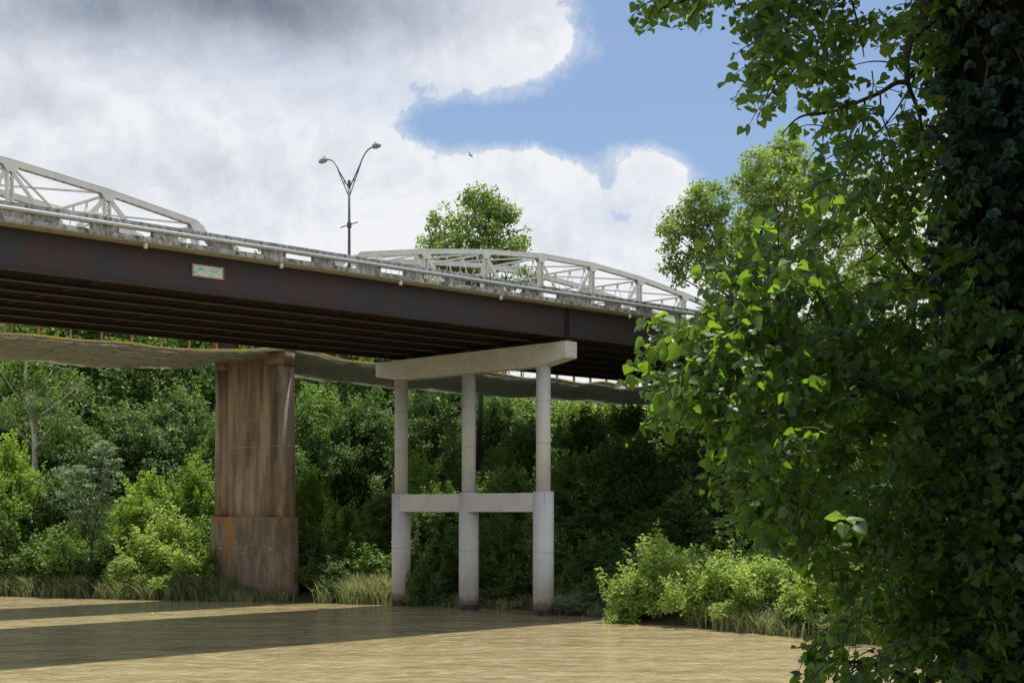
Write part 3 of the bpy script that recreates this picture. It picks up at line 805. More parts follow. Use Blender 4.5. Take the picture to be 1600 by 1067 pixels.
# generic variants, all about unit-height 10 m (trees) and 3 m (shrubs), z from the ground
def tree_blobs(seed, h=10, wd=4.0, low=.25, n=11):
    rnd = random.Random(seed); B = []
    for i in range(n):
        t = (i+.5)/n; z = h*(low+(.93-low)*t)
        env = wd*(math.sin(pi*min(1, .22+.78*t))**.7)
        a = i*2.4+rnd.uniform(-.5, .5); rr = env*rnd.uniform(.25, .80)
        r = env*rnd.uniform(.26, .56)+.35
        B.append((rr*cos(a), rr*sin(a), min(z, h-r*.8), r))
    B.append((rnd.uniform(-.4, .4), rnd.uniform(-.4, .4), h-1.4, 1.3)); return B
TV = {}
def variant(key, blobs, size, dens, seed, leaf, bark, **kw): TV[key] = plant_from(key, blobs, size, dens, seed, L[leaf], M[bark], **kw)
variant('t_dark1', tree_blobs(1, low=.05, n=20), .18, .70, 1, 'dark', 'bark', shoots=90)
variant('t_dark2', tree_blobs(2, wd=4.6, low=.03, n=21), .19, .7, 2, 'dark', 'bark', shoots=110)
variant('t_mid1', tree_blobs(3, low=.08, n=19), .19, .66, 3, 'mid', 'bark', shoots=110)
variant('t_mid2', tree_blobs(4, wd=3.4, low=.15, n=17), .18, .6, 4, 'mid', 'bark_pale', clump=.26, shoots=80)
variant('t_open', tree_blobs(5, wd=4.4, low=.25, n=15), .20, .50, 5, 'olive', 'bark_pale', clump=.26, shoots=60)
variant('t_bright', tree_blobs(6, wd=4.2, low=.03, n=19), .20, .62, 6, 'bright', 'bark', clump=.28, shoots=130)
def shrub_blobs(seed, h=3, wd=2.0, n=8, low=.12):
    rnd = random.Random(seed); B = []
    for i in range(n):
        a = i*2.4+rnd.random(); rr = wd*rnd.uniform(.2, .8); r = rnd.uniform(.30, .78)
        B.append((rr*cos(a), rr*sin(a), h*rnd.uniform(low, .82)*(1.05-.35*rr/wd), r))
    B.append((0, 0, h-.7, .7)); return B
variant('s_bright', shrub_blobs(11, n=17), .16, .55, 11, 'willow', 'twig', r0=.06, h_split=.05, clump=.42, up=.9, shoots=45)
variant('s_bright2', shrub_blobs(12, wd=2.6, n=20, h=2.8), .15, .55, 12, 'willow', 'twig', r0=.06, h_split=.05, clump=.36, up=.9, shoots=60)
variant('s_mid', shrub_blobs(13, n=17), .15, .6, 13, 'mid', 'twig', r0=.06, h_split=.05, clump=.4, shoots=40)
variant('s_dark', shrub_blobs(14, wd=2.4, n=17), .14, .6, 14, 'dark', 'twig', r0=.06, h_split=.05, clump=.4, shoots=30)
variant('s_pale', shrub_blobs(15, wd=2.4, n=11), .13, .5, 15, 'pale', 'twig', r0=.05, h_split=.05, clump=.36, tmpl=SIMPLE, shoots=25)
used = set()
def put(key, kind, px, py_top, d, wpx, label, cat, group=None, z0=None, rz=None, base_up=0):
    """a plant at depth d whose top shows at py_top and whose width is wpx photo pixels"""
    x, y, zt_ = W(px, py_top, d); z0 = gz(x, y) if z0 is None else z0
    cm, tm = TV[key]
    tree = key[0] == 't'
    h = zt_-z0; sz = h/(10.0 if tree else 3.0)
    wpx *= 1.3 if tree else 1.55
    native = {'t_dark1': 8.6, 't_dark2': 9.8, 't_mid1': 8.6, 't_mid2': 7.4, 't_open': 9.4, 't_bright': 9.0}.get(key, 4.9 if key in ('s_bright2', 's_dark', 's_pale') else 4.2)
    sx = (wpx/F*d)/native
    rz = random.Random(int(px*7+d)).uniform(0, 6.28) if rz is None else rz
    e = empty(kind, (x, y, z0), rz, label=label, cat=cat, group=group); e.scale = (sx, sx, sz)
    link('crown' if tree else 'foliage', cm, None, e); link('trunk' if tree else 'stems', tm, None, e)
    return e

GF = 'tall trees of the wood behind the old bridge'
GM = 'trees along the far bank'
GS = 'shrubs along the waterline'
far_trees = [
 ('t_open', -70, 430, 158, 260, 'open crowned tree cut by the frame edge, tallest of the leftmost wood'),
 ('t_open', 40, 470, 150, 190, 'thin crowned tree with pale limbs and sky showing through at the leftmost edge'),
 ('t_mid1', 150, 440, 152, 230, 'full green tree in the back row, beside the thin pale limbed tree'),
 ('t_open', 265, 430, 155, 230, 'yellowish sunlit tree in the back row halfway between frame edge and stone pier'),
 ('t_mid2', 381, 424, 165, 130, 'tall narrow tree whose green tip shows through a parapet opening above the stone pier'),
 ('t_mid1', 330, 450, 150, 190, 'leafy back row tree directly behind the stone pier edge'),
 ('t_mid1', 450, 470, 155, 210, 'leafy back row tree showing just past the stone pier near shaft'),
 ('t_mid1', 545, 490, 152, 220, 'back row tree midway between stone pier and first pale column'),
 ('t_mid2', 640, 545, 156, 190, 'back row tree directly behind the farthest pale column'),
 ('t_dark1', 715, 575, 158, 170, 'dark back row tree behind the middle pale column'),
 ('t_open', 795, 606, 165, 170, 'sunlit olive tree between the middle and nearest pale columns'),
 ('t_open', 880, 617, 172, 160, 'sunlit olive tree showing right behind the nearest pale column'),
 ('t_open', 955, 624, 176, 170, 'sunlit olive tree beneath the end of the sagging net'),
 ('t_mid2', 1035, 622, 176, 180, 'back row tree half hidden by hanging cottonwood leaves under the net'),
]
for k, px, py, d, wd, lab in far_trees: put(k, 'tree', px, py, d, wd, lab, 'tree', GF)
mid_trees = [
 ('t_dark1', -20, 640, 124, 170, 'dark bank tree cut by the frame edge behind the bright left thicket'),
 ('t_dark1', 70, 618, 126, 170, 'deep green bank tree rising behind the pale feathery mimosa'),
 ('t_dark1', 190, 640, 124, 180, 'rounded bank tree above and beside the pale feathery mimosa'),
 ('t_dark2', 285, 618, 128, 170, 'tall leafy bank tree next to the stone pier far shaft'),
 ('t_mid1', 375, 650, 125, 170, 'bank tree hidden mostly behind the stone pier'),
 ('t_mid1', 490, 612, 132, 150, 'tall bank tree with a bent trunk just past the stone pier'),
 ('t_dark2', 572, 628, 130, 150, 'dark tree with straight trunk between stone pier and first column'),
 ('t_dark1', 668, 622, 128, 120, 'dark vine hung tree between the two farther pale columns'),
 ('t_dark2', 775, 628, 138, 130, 'ivy covered dark tree between the nearer two pale columns'),
 ('t_mid1', 830, 660, 120, 120, 'mid green tree right behind the upper shaft of the nearest column'),
 ('t_mid1', 915, 645, 128, 130, 'green tree catching sun just past the nearest column'),
 ('t_mid1', 980, 632, 140, 120, 'tall slim tree below the far end of the net'),
 ('t_mid1', 1060, 640, 132, 150, 'green bank tree behind the lowest cottonwood twigs'),
 ('t_mid1', 1150, 650, 120, 190, 'bank tree behind the hanging cottonwood branches'),
 ('t_dark1', 1260, 640, 112, 200, 'dark bank tree hidden deep behind the cottonwood foliage'),
 # lower storey
 ('t_mid1', 1390, 690, 84, 220, 'bank tree behind the densest hanging cottonwood leaves'),
 ('t_dark2', 1490, 660, 82, 240, 'bank tree directly behind the cottonwood trunk edge'),
 ('t_mid1', 1600, 640, 80, 260, 'bank tree hidden behind the vine covered trunk'),
 ('t_dark1', 1180, 560, 100, 150, 'leafy tree below the two tall yellow green crowns'),
 ('t_mid1', 1300, 540, 103, 190, 'leafy tree beside the pale sycamore trunk'),
 ('t_mid2', 1420, 520, 106, 210, 'leafy tree below the airy yellow green crown'),
 ('t_bright', 10, 700, 114, 130, 'bright thicket tree at the leftmost edge of the bank'),
 ('t_dark1', 95, 745, 114, 130, 'low dark tree below the pale mimosa'),
 ('t_bright', 228, 752, 112, 110, 'rounded green tree standing above the reeds left of the stone pier'),
 ('t_bright', 305, 728, 112, 110, 'leafy green tree touching the far side of the stone pier'),
 ('t_bright', 485, 742, 108, 80, 'light green young tree just past the stone pier base'),
 ('t_bright', 540, 800, 108, 110, 'bushy green tree low between stone pier and first column'),
 ('t_bright', 655, 722, 112, 100, 'bright lime green young tree topping the cross beam behind the farthest column'),
 ('t_dark1', 600, 770, 110, 90, 'dark young tree behind the foot of the farthest column'),
 ('t_mid2', 690, 765, 104, 110, 'low tree filling the opening under the cross beam, far bay'),
 ('t_mid1', 790, 735, 106, 130, 'leafy shaded tree filling the bay between the nearer columns'),
 ('t_dark2', 790, 810, 97, 100, 'low dark tree under the cross beam in the near bay'),
 ('t_mid1', 900, 712, 108, 130, 'shaded tree directly beside the nearest column'),
 ('t_mid1', 990, 690, 108, 150, 'shaded tree standing back from the bright willow bushes'),
 ('t_mid1', 1085, 700, 104, 160, 'shaded spreading tree behind the bright willow bushes'),
 ('t_mid1', 1120, 740, 96, 130, 'spreading tree with drooping lit boughs above the bright bushes'),
 ('t_mid1', 1210, 700, 96, 170, 'shaded tree above the reeds beside the hanging cottonwood'),
 ('t_mid2', 930, 800, 100, 120, 'low shaded tree beside the foot of the nearest column'),
 ('t_mid1', 1020, 800, 96, 130, 'low shaded tree filling behind the tallest bright bush'),
 ('t_dark1', 1300, 720, 88, 200, 'shaded bank tree behind the cottonwood, nearest the trunk'),
]
for k, px, py, d, wd, lab in mid_trees: put(k, 'tree', px, py, d, wd, lab, 'tree', GM)
shrubs = [
 ('s_dark', 655, 815, 103, 70, 'dark shrub under the cross beam next to the farthest column'),
 ('s_dark', 700, 845, 101, 60, 'dark shrub overhanging the sandy path'),
 ('s_mid', 850, 830, 95, 80, 'green shrub directly behind the nearest column'),
 ('s_dark', 950, 850, 91, 90, 'dark shrub behind the small rounded bush and the grey green bush'),
 ('s_dark', 1040, 866, 86, 100, 'dark shrub in the shade behind the tallest willow bush'),
 ('s_dark', 1100, 868, 84, 100, 'dark leafy shrub in half shade behind the bright row'),
 ('s_dark', 1160, 866, 81, 90, 'leafy shrub under the drooping lit boughs'),
 ('s_dark', 1220, 850, 79.5, 100, 'dark shrub behind the broad bright bushes'),
 ('s_dark', 1290, 850, 77, 100, 'dark shrub behind the lowest cottonwood twigs'),
 ('s_dark', 20, 790, 112, 90, 'leafy shrub under the bright thicket tree'),
 ('s_dark', 130, 860, 110, 90, 'dark shrub at the foot of the pale mimosa'),
 ('s_mid', 440, 860, 106, 60, 'green shrub half hidden by the stone pier base'),
 ('s_bright', 520, 815, 106, 60, 'light green shrub above the reeds past the pier footing'),
 ('s_mid', -5, 820, 110.5, 90, 'rounded mid green shrub at the leftmost waterline'),
 ('s_dark', 55, 860, 110, 80, 'low dark shrub beside the leftmost waterline shrub'),
 ('s_mid', 95, 838, 109, 90, 'arching green shrub with reddish tips below the mimosa'),
 ('s_dark', 165, 850, 109, 80, 'dark low shrub between the arching shrub and the bright bush'),
 ('s_bright', 228, 838, 106.5, 90, 'bright yellow green bush above the dry reeds'),
 ('s_bright2', 290, 858, 105.5, 100, 'bright spreading bush against the stone pier base'),
 ('s_bright', 262, 812, 107.5, 80, 'upright bright bush behind the two at the stone pier'),
 ('s_mid', 325, 832, 107.5, 70, 'green bush tucked behind the stone pier base'),
 ('s_mid', 490, 842, 104, 80, 'green bush just past the stone pier base'),
 ('s_mid', 560, 850, 104, 100, 'leafy green bush behind the reeds at the farthest column'),
 ('s_dark', 520, 880, 102, 90, 'dark bush right above the reeds beyond the pier footing'),
 ('s_dark', 668, 870, 97, 60, 'dark hanging bush beside the sandy path'),
 ('s_dark', 684, 912, 98.5, 70, 'low dark bush at the waterline between the two farther columns'),
 ('s_mid', 765, 850, 96.5, 60, 'narrow green bush beside the middle column'),
 ('s_mid', 803, 868, 95.0, 60, 'rounded bush between the middle and nearest columns'),
 ('s_dark', 792, 912, 95.0, 70, 'low dark bush on the waterline in the near bay'),
 ('s_dark', 895, 882, 92, 55, 'dark bush directly beside the foot of the nearest column'),
 ('s_pale', 905, 925, 87.5, 80, 'grey green low bush dipping into the shaded water'),
 ('s_mid', 935, 900, 88.5, 50, 'small rounded bush between the grey green bush and the bright willow'),
 ('s_bright', 1020, 858, 82.5, 100, 'tallest of the bright sunlit willow bushes on the waterline'),
 ('s_bright2', 985, 905, 82.5, 70, 'low bright bush at the shaded side of the tallest willow bush'),
 ('s_bright2', 1085, 880, 80, 90, 'bright bush leaning over the water beside the tallest willow bush'),
 ('s_bright', 1125, 878, 79.5, 80, 'bright feathery bush in the middle of the sunlit row'),
 ('s_bright2', 1175, 882, 77.5, 110, 'broad bright bush behind the sunlit reeds'),
 ('s_bright2', 1235, 884, 76, 110, 'broad bright bush partly behind the lowest cottonwood leaves'),
 ('s_bright', 1300, 888, 73.5, 110, 'bright bush seen through gaps of the lowest cottonwood twigs'),
 ('s_mid', 1370, 900, 70.5, 120, 'bank bush hidden behind the vine covered foliage'),
 ('s_mid', 1460, 900, 67, 130, 'bank bush deep behind the cottonwood trunk'),
]
for k, px, py, d, wd, lab in shrubs: put(k, 'shrub', px, py, d, wd, lab, 'shrub', GS)

def special(kind, label, d, blobs_px, size, dens, seed, leaf, bark, r0, trunk_px, cat='tree', group=None, depth_jit=.5, **kw):
    """a tree whose lobes are given as (px, py, r_px) at its own distance"""
    x0, _, _ = W(trunk_px, 0, d); z0 = gz(x0, d); rnd = random.Random(seed); B = []
    for (px, py, r) in blobs_px:
        x, y, z = W(px, py, d); R = r/F*d
        B.append((x-x0, rnd.uniform(-depth_jit, depth_jit)*R*2, z-z0, R))
    e = empty(kind, (x0, d, z0), 0, label=label, cat=cat, group=group)
    me, tm = plant_from(kind, B, size, dens, seed, L[leaf], M[bark], r0=r0, **kw)
    link('crown', me, None, e); link('trunk', tm, None, e); return e

special('tree', 'tall leafy sycamore rising above the white truss, lobed crown against clouds', 133,
        [(690, 352, 24), (672, 378, 18), (705, 378, 24), (688, 405, 30), (742, 312, 22), (765, 308, 20), (745, 340, 32), (775, 335, 30), (797, 335, 18), (750, 375, 38),
         (722, 400, 34), (765, 400, 34), (808, 372, 18), (800, 395, 24), (740, 440, 40), (790, 440, 40), (700, 450, 40), (745, 500, 50), (745, 560, 50)],
        .27, .66, 21, 'olive', 'bark', .35, 745, clump=.30, h_split=.45, group='tall crowns standing above the bridges')
special('tree', 'rounded darker green tall tree whose crown overhangs the end of the truss', 86,
        [(1105, 300, 26), (1085, 318, 24), (1120, 325, 24), (1062, 342, 26), (1100, 345, 28), (1045, 368, 20), (1075, 378, 28), (1115, 375, 30), (1055, 402, 24), (1090, 408, 26),
         (1065, 430, 16), (1125, 415, 32), (1145, 360, 26), (1145, 455, 40), (1150, 520, 50)],
        .20, .66, 22, 'olive', 'bark', .25, 1205, clump=.32, h_split=.5, tonebias=-.12, group='tall crowns standing above the bridges')
special('tree', 'tallest yellow green sycamore with a pale trunk showing inside its crown', 91,
        [(1232, 218, 22), (1215, 240, 24), (1250, 245, 26), (1180, 262, 28), (1165, 285, 20), (1215, 275, 34), (1260, 285, 36), (1185, 310, 34), (1235, 320, 40), (1285, 300, 34),
         (1175, 350, 34), (1270, 345, 36), (1215, 370, 30), (1160, 385, 26), (1300, 370, 40), (1190, 410, 36), (1255, 420, 40), (1310, 440, 40), (1200, 470, 50), (1270, 500, 50)],
        .22, .74, 23, 'olive', 'bark_pale', .42, 1232, clump=.30, h_split=.45, tonebias=.30, group='tall crowns standing above the bridges')
special('tree', 'airy yellow green tree glimpsed between hanging leaves next to the dark trunk', 96,
        [(1345, 290, 26), (1335, 330, 34), (1375, 345, 36), (1410, 320, 30), (1440, 370, 40), (1350, 385, 38), (1400, 410, 40), (1340, 440, 40), (1440, 450, 50), (1385, 480, 50), (1480, 420, 50), (1380, 550, 60), (1460, 560, 60)],
        .23, .56, 24, 'olive', 'bark_pale', .38, 1390, clump=.28, h_split=.45, tonebias=.32, group='tall crowns standing above the bridges')
special('tree', 'sparse sycamore with bone white limbs showing against the sky under the net, leftmost', 121,
        [(12, 585, 26), (45, 560, 24), (88, 575, 26), (118, 605, 24), (60, 625, 28), (20, 650, 28), (95, 655, 30)],
        .19, .48, 31, 'mid', 'bark_pale', .42, 62, clump=.36, h_split=.5)
special('mimosa_tree', 'pale feathery mimosa with layered grey green sprays above the reeds', 107.5,
        [(165, 700, 13), (150, 712, 16), (140, 735, 20), (105, 735, 14), (170, 748, 16), (125, 752, 18), (155, 768, 18), (100, 765, 14), (130, 790, 18), (165, 785, 14), (115, 812, 14), (150, 815, 16), (178, 725, 10)],
        .21, .62, 25, 'pale', 'bark', .12, 140, clump=.45, flat=.28, up=1.6, h_split=.25, tonebias=.2, tmpl=SIMPLE)

for k, x, y, h, sx, lab in (('t_dark1', 9.5, 2.0, 17, 1.25, 'leafy unseen tree added for shade beyond the frame beside the cottonwood'), ('t_dark2', 3.0, -9.0, 18, 1.4, 'broad unseen tree added for shade behind the viewpoint'),
                            ('t_dark1', -11.0, -12.0, 17, 1.3, 'unseen tree added for shade behind the viewpoint on the bridge side'), ('t_dark2', 15.0, 12.0, 16, 1.2, 'broad unseen tree added for shade on the near bank outside the frame')):  # unseen trees, added to keep open sky light off the foreground leaves
    cm, tm = TV[k]; e = empty('tree', (x, y, gz(x, y)), 1.3*x, label=lab, cat='tree'); e.scale = (sx, sx, h/10)
    link('crown', cm, None, e); link('trunk', tm, None, e)

# far-off wood closing every gap below the tree tops
rng = np.random.default_rng(77)
P = []; 
def woods(x0, x1, y0, y1, top, n):
    x = rng.uniform(x0, x1, n); y = rng.uniform(y0, y1, n); b = ground_z(x, y)
    lump = top*(.80+.14*np.sin(x*.21)+.10*np.sin(x*.53+1))
    z = b+lump*rng.random(n)**.6
    return np.stack([x, y, z], 1)
P = np.concatenate([woods(-110, 5, 185, 200, 19, 30000), woods(5, 150, 185, 205, 16.5, 30000), woods(38, 120, 40, 160, 14, 26000)])
keep = ~((P[:, 0] > -74) & (P[:, 0] < -56) & (P[:, 2] > 21))
v_of = -(P[:, 0]-OX)*.7153+(P[:, 1]-OY)*.6988
keep &= ~((v_of > -5) & (v_of < 33) & (P[:, 2] > 15))
P = P[keep]; n = len(P)
me = leaves(P, unit(rng, n), unit(rng, n)+np.array((0, 0, .6)), .75*(.7+.6*rng.random(n)), np.clip(.5+.25*rng.standard_normal(n), 0, 1), SIMPLE, 'distant_woods', L['mid'])
tag(link('distant_woods', me, None), label='mass of far green woodland closing the view behind the bank trees', cat='woodland', kind='stuff')

# reeds and grass at the waterline
def reeds(name, label, x0, x1, d0, d1, n, h, seed, dry=.25):
    rng = np.random.default_rng(seed)
    nt = max(30, n//42); ti = rng.integers(0, nt, n)
    tx = rng.uniform(x0, x1, nt*3); tx = tx[(np.sin(tx*1.3+seed)+.7*np.sin(tx*3.1+2*seed)+rng.normal(0, .5, nt*3)) > -.25][:nt]; nt = len(tx); ti = rng.integers(0, nt, n); to = d0+(d1-d0)*rng.random(nt)**1.2; th = rng.uniform(.45, 1.25, nt); tr_ = rng.uniform(.08, .45, nt); ttone = rng.normal(0, .22, nt)
    x = tx[ti]+rng.standard_normal(n)*tr_[ti]; yb = np.interp(x, BX, BY); off_ = to[ti]+rng.standard_normal(n)*tr_[ti]
    tuft = 2.2*(th[ti]-.85)
    y = yb+off_; z = ground_z(x, y); z = np.where(z < 0, -.05, z)
    a = rng.uniform(0, 2*pi, n); hh = h*(.4+.75*rng.random(n))*th[ti]; lean = (.10+.85*rng.random(n)**1.5)*hh
    wv_ = .022+.02*rng.random(n)
    dx, dy = np.cos(a), np.sin(a); b = rng.uniform(0, 2*pi, n); sx_, sy_ = np.cos(b)*wv_, np.sin(b)*wv_
    def row(t, k): return np.stack([x+dx*lean*t**2, y+dy*lean*t**2, z+hh*(t-.22*t**3)], 1), k
    V = []
    for t, k in ((0, 1), (.45, .9), (.8, .6)):
        c = np.stack([x+dx*lean*t**2, y+dy*lean*t**2, z+hh*(t-.2*t**3)], 1)
        V.append(c+np.stack([sx_, sy_, 0*x], 1)*k); V.append(c-np.stack([sx_, sy_, 0*x], 1)*k)
    V.append(np.stack([x+dx*lean, y+dy*lean, z+hh*.80], 1)); V.append(V[-1]+.002)
    V = np.stack(V, 1)   # n,8,3
    f = np.array([(0, 1, 3, 2), (2, 3, 5, 4), (4, 5, 7, 6)])
    Fc = (np.arange(n)*8)[:, None, None]+f[None]
    tone = np.repeat(np.clip(.38+ttone[ti]+.2*rng.standard_normal(n)+(rng.random(n) < dry)*.6, 0, 1.3), 3)
    me = raw_mesh(name, V.reshape(-1, 3), Fc.reshape(-1, 4), 4, tone, L['grass'])
    tag(link(name, me, None), label=label, cat='reeds', kind='stuff')
reeds('reeds', 'pale dry reeds and grass fringing the water beside the stone pier', -40, -20.5, -.4, 3.0, 15000, 1.5, 1, .35)
reeds('reeds', 'bright arching reeds between the stone pier footing and the first column', -13.2, -8.3, -.6, 3.2, 6500, 1.7, 2, .12)
reeds('reeds', 'dark shaded grass along the waterline under the bridge', -8, 5, .2, 2.2, 5000, .8, 3, .05)
reeds('reeds', 'sunlit reeds in front of the bright bushes on the near side of the row', 10, 17.5, -.9, 1.8, 8500, 1.3, 4, .2)
reeds('reeds', 'short dark grass around the foot of the stone pier', -22, -16.2, -.4, 2.5, 5000, 1.1, 5, .05)

# ------------------------------------------------------------------ the foreground cottonwood
rng = np.random.default_rng(5)
TR = empty('cottonwood_tree', (W(1590, 0, 11.5)[0], 11.5, gz(W(1590, 0, 11.5)[0], 11.5)), 0,
           label='big dark foreground cottonwood with furrowed trunk and hanging heart shaped leaves', cat='tree')
base = Vector(TR.location)
# trunk: ridged bark surface
tw = Vector(W(1590, 1350, 11.5)); V = []; ns, nr = 120, 96
for i in range(ns):
    t = i/(ns-1); z = base.z-.6+(EYE+8.5-base.z+.6)*t
    pyy = 800-(z-EYE)*F/11.5
    cx = np.interp(pyy, [-1500, 0, 350, 1067, 1400], [1560, 1590, 1632, 1640, 1640]); r_ = np.interp(pyy, [-1500, 0, 350, 1067, 1300, 1500], [.40, .58, .55, .53, .62, .8])
    for k in range(nr):
        a = 2*pi*k/nr
        rg = .045*abs(sin(a*11+1.3*sin(z*1.1)+.6*sin(z*2.9)))+.03*abs(sin(a*19+2*sin(z*1.7+1)))+.015*sin(z*9+a*4)
        V.append(((cx-800)/F*11.5+(r_+rg)*cos(a)-base.x, (r_+rg)*sin(a), z-base.z))
ix = np.arange(ns*nr).reshape(ns, nr)
Fc = np.stack([ix[:-1], np.roll(ix[:-1], -1, 1), np.roll(ix[1:], -1, 1), ix[1:]], -1).reshape(-1, 4)
me = raw_mesh('trunk', np.array(V), Fc, 4, None, M['bark_old']); me.polygons.foreach_set('use_smooth', [True]*len(me.polygons))
link('trunk', me, None, TR)

LP = []; LT = []; LN = []; LS = []
TW = MB()
rnd = random.Random(9)
def spray(p0, dirn, length, nleaf, size=.105, hang=.5, twig_r=.006):
    """a twig with heart-shaped leaves on drooping stalks"""
    p = np.array(p0, float); d = np.array(dirn, float); d /= np.linalg.norm(d); pts = [p.copy()]
    seg = 5
    for i in range(seg):
        d = d+np.array((rnd.gauss(0, .12), rnd.gauss(0, .12), -hang*.16)); d /= np.linalg.norm(d)
        p = p+d*length/seg; pts.append(p.copy())
    TW.tube(pts, [twig_r*(1-.12*i) for i in range(seg+1)], 4, False)
    for j in range(nleaf):
        t = (j+rnd.random())/nleaf*seg; i = min(int(t), seg-1); q = pts[i]+(pts[i+1]-pts[i])*(t-i)
        sd = np.array((rnd.gauss(0, 1), rnd.gauss(0, 1), rnd.gauss(-.2, .6))); sd /= np.linalg.norm(sd)
        st = q+sd*rnd.uniform(.03, .075)+np.array((0, 0, -.02))
        LP.append(st); LT.append(sd*.7+np.array((0, 0, -1.0*rnd.uniform(.2, 1.2))))
        LN.append(np.array((rnd.gauss(0, .75), rnd.gauss(-.25, .75), rnd.gauss(.75, .55))))
        LS.append(size*rnd.uniform(.50, 1.22))
def local(px, py, d): x, y, z = W(px, py, d); return np.array((x-base.x, y-base.y, z-base.z))
# (px, py, rx, ry, depth, sprays)
BL = [
 (1015, 12, 26, 16, 11.5, 4), (1055, 5, 45, 22, 11.5, 9), (1100, 8, 26, 18, 11.5, 4),
 (1165, 8, 30, 26, 11.4, 6), (1215, 30, 50, 42, 11.2, 16), (1180, 60, 28, 28, 11.2, 6), (1285, 25, 60, 45, 11.2, 18), (1160, 110, 26, 26, 11.0, 5),
 (1185, 145, 34, 22, 11.0, 6), (1225, 110, 40, 36, 11.1, 10), (1275, 100, 42, 34, 11.2, 10), (1340, 60, 24, 26, 11.3, 4), (1305, 130, 34, 22, 11.2, 5),
 (1290, 190, 26, 24, 10.8, 5), (1345, 205, 26, 26, 10.8, 4), (1320, 250, 34, 26, 10.7, 5), (1285, 235, 20, 18, 10.8, 2), (1310, 300, 34, 26, 10.5, 6), (1262, 290, 20, 14, 10.4, 3), (1300, 345, 22, 16, 10.4, 3), (1262, 330, 14, 12, 10.3, 1),
 (1430, 30, 40, 42, 11.4, 13), (1400, 85, 20, 26, 11.4, 4), (1455, 95, 36, 40, 11.6, 12), (1475, 170, 26, 36, 11.5, 7),
 (1400, 200, 36, 34, 11.2, 7), (1440, 240, 46, 44, 11.4, 14), (1370, 265, 30, 30, 11, 6), (1400, 320, 50, 44, 11.2, 16), (1470, 330, 46, 50, 11.5, 18), (1370, 340, 20, 26, 10.9, 3),
 (1375, 430, 22, 26, 10.8, 4), (1430, 420, 56, 56, 11.2, 24), (1500, 450, 50, 60, 10.8, 18),
 (1160, 375, 22, 24, 10.2, 4), (1185, 405, 34, 30, 10.0, 8), (1118, 430, 22, 32, 10.2, 6), (1105, 490, 18, 22, 10.2, 3), (1145, 455, 42, 38, 10.0, 13), (1215, 440, 44, 36, 10.2, 12), (1250, 385, 24, 30, 10.2, 5),
 (1270, 470, 44, 36, 10.3, 12), (1320, 490, 40, 40, 10.5, 12), (1370, 500, 46, 46, 10.8, 16),
 (1025, 545, 26, 32, 10.0, 7), (1060, 540, 32, 34, 10.0, 9), (1110, 530, 46, 42, 10.0, 15), (1170, 520, 46, 42, 10.2, 16), (1230, 530, 46, 42, 10.2, 16), (1290, 550, 46, 42, 10.3, 15), (1350, 560, 46, 46, 10.6, 17),
 (1020, 590, 20, 20, 10.0, 3), (1055, 600, 34, 34, 9.9, 10), (1110, 600, 46, 42, 10, 15), (1170, 600, 46, 42, 10.1, 16), (1230, 610, 46, 42, 10.1, 16), (1290, 630, 46, 42, 10.3, 16), (1350, 640, 46, 46, 10.5, 17),
 (1040, 650, 26, 24, 10, 5), (1090, 660, 36, 34, 9.9, 9), (1150, 670, 40, 34, 10, 12), (1210, 690, 46, 40, 10, 15), (1270, 700, 46, 42, 10.2, 16), (1330, 715, 46, 46, 10.4, 17),
 (1140, 715, 24, 24, 9.9, 7), (1200, 755, 40, 34, 10, 10), (1140, 765, 20, 22, 9.9, 6), (1165, 810, 18, 14, 9.9, 3), (1255, 770, 46, 40, 10.1, 14), (1315, 790, 46, 46, 10.3, 17), (1205, 815, 30, 26, 10, 8), (1280, 845, 46, 40, 10.1, 14), (1215, 855, 20, 20, 10, 4),
 (1340, 870, 50, 46, 10.3, 17), (1300, 905, 36, 30, 10.1, 8), (1360, 940, 40, 34, 10.3, 8), (1310, 965, 26, 22, 10.0, 4), (1288, 1010, 26, 18, 9.8, 6), (1262, 1028, 16, 12, 9.7, 4), (1330, 1045, 50, 26, 10, 11), (1295, 1055, 34, 14, 9.9, 7), (1400, 1000, 40, 50, 10.4, 12),
]
for gy in range(540, 1080, 55):
    for gx_ in (1410, 1465, 1520, 1580):
        BL.append((gx_, gy, 44, 40, 10.9 if gx_ < 1500 else 10.6, 15 if gx_ < 1500 else 9))
for px, py, rx, ry, d, n in BL:
    for _ in range(int(n*(1.5 if py < 320 else 1.15))):
        a = rnd.uniform(0, 2*pi); q = rnd.random()**.5
        x, y = px+rx*q*cos(a), py+ry*q*sin(a)
        dd = d+rnd.gauss(0, .45)
        hang = .25+.9*(px < 1330)*rnd.random()+.5
        spray(local(x+27, y-22, dd), (rnd.gauss(-.55, .5), rnd.gauss(-.1, .5), rnd.gauss(-.15, .4)), rnd.uniform(.20, .40), rnd.randint(9, 14), rnd.choice((.055, .068, .078, .086, .096)), hang)
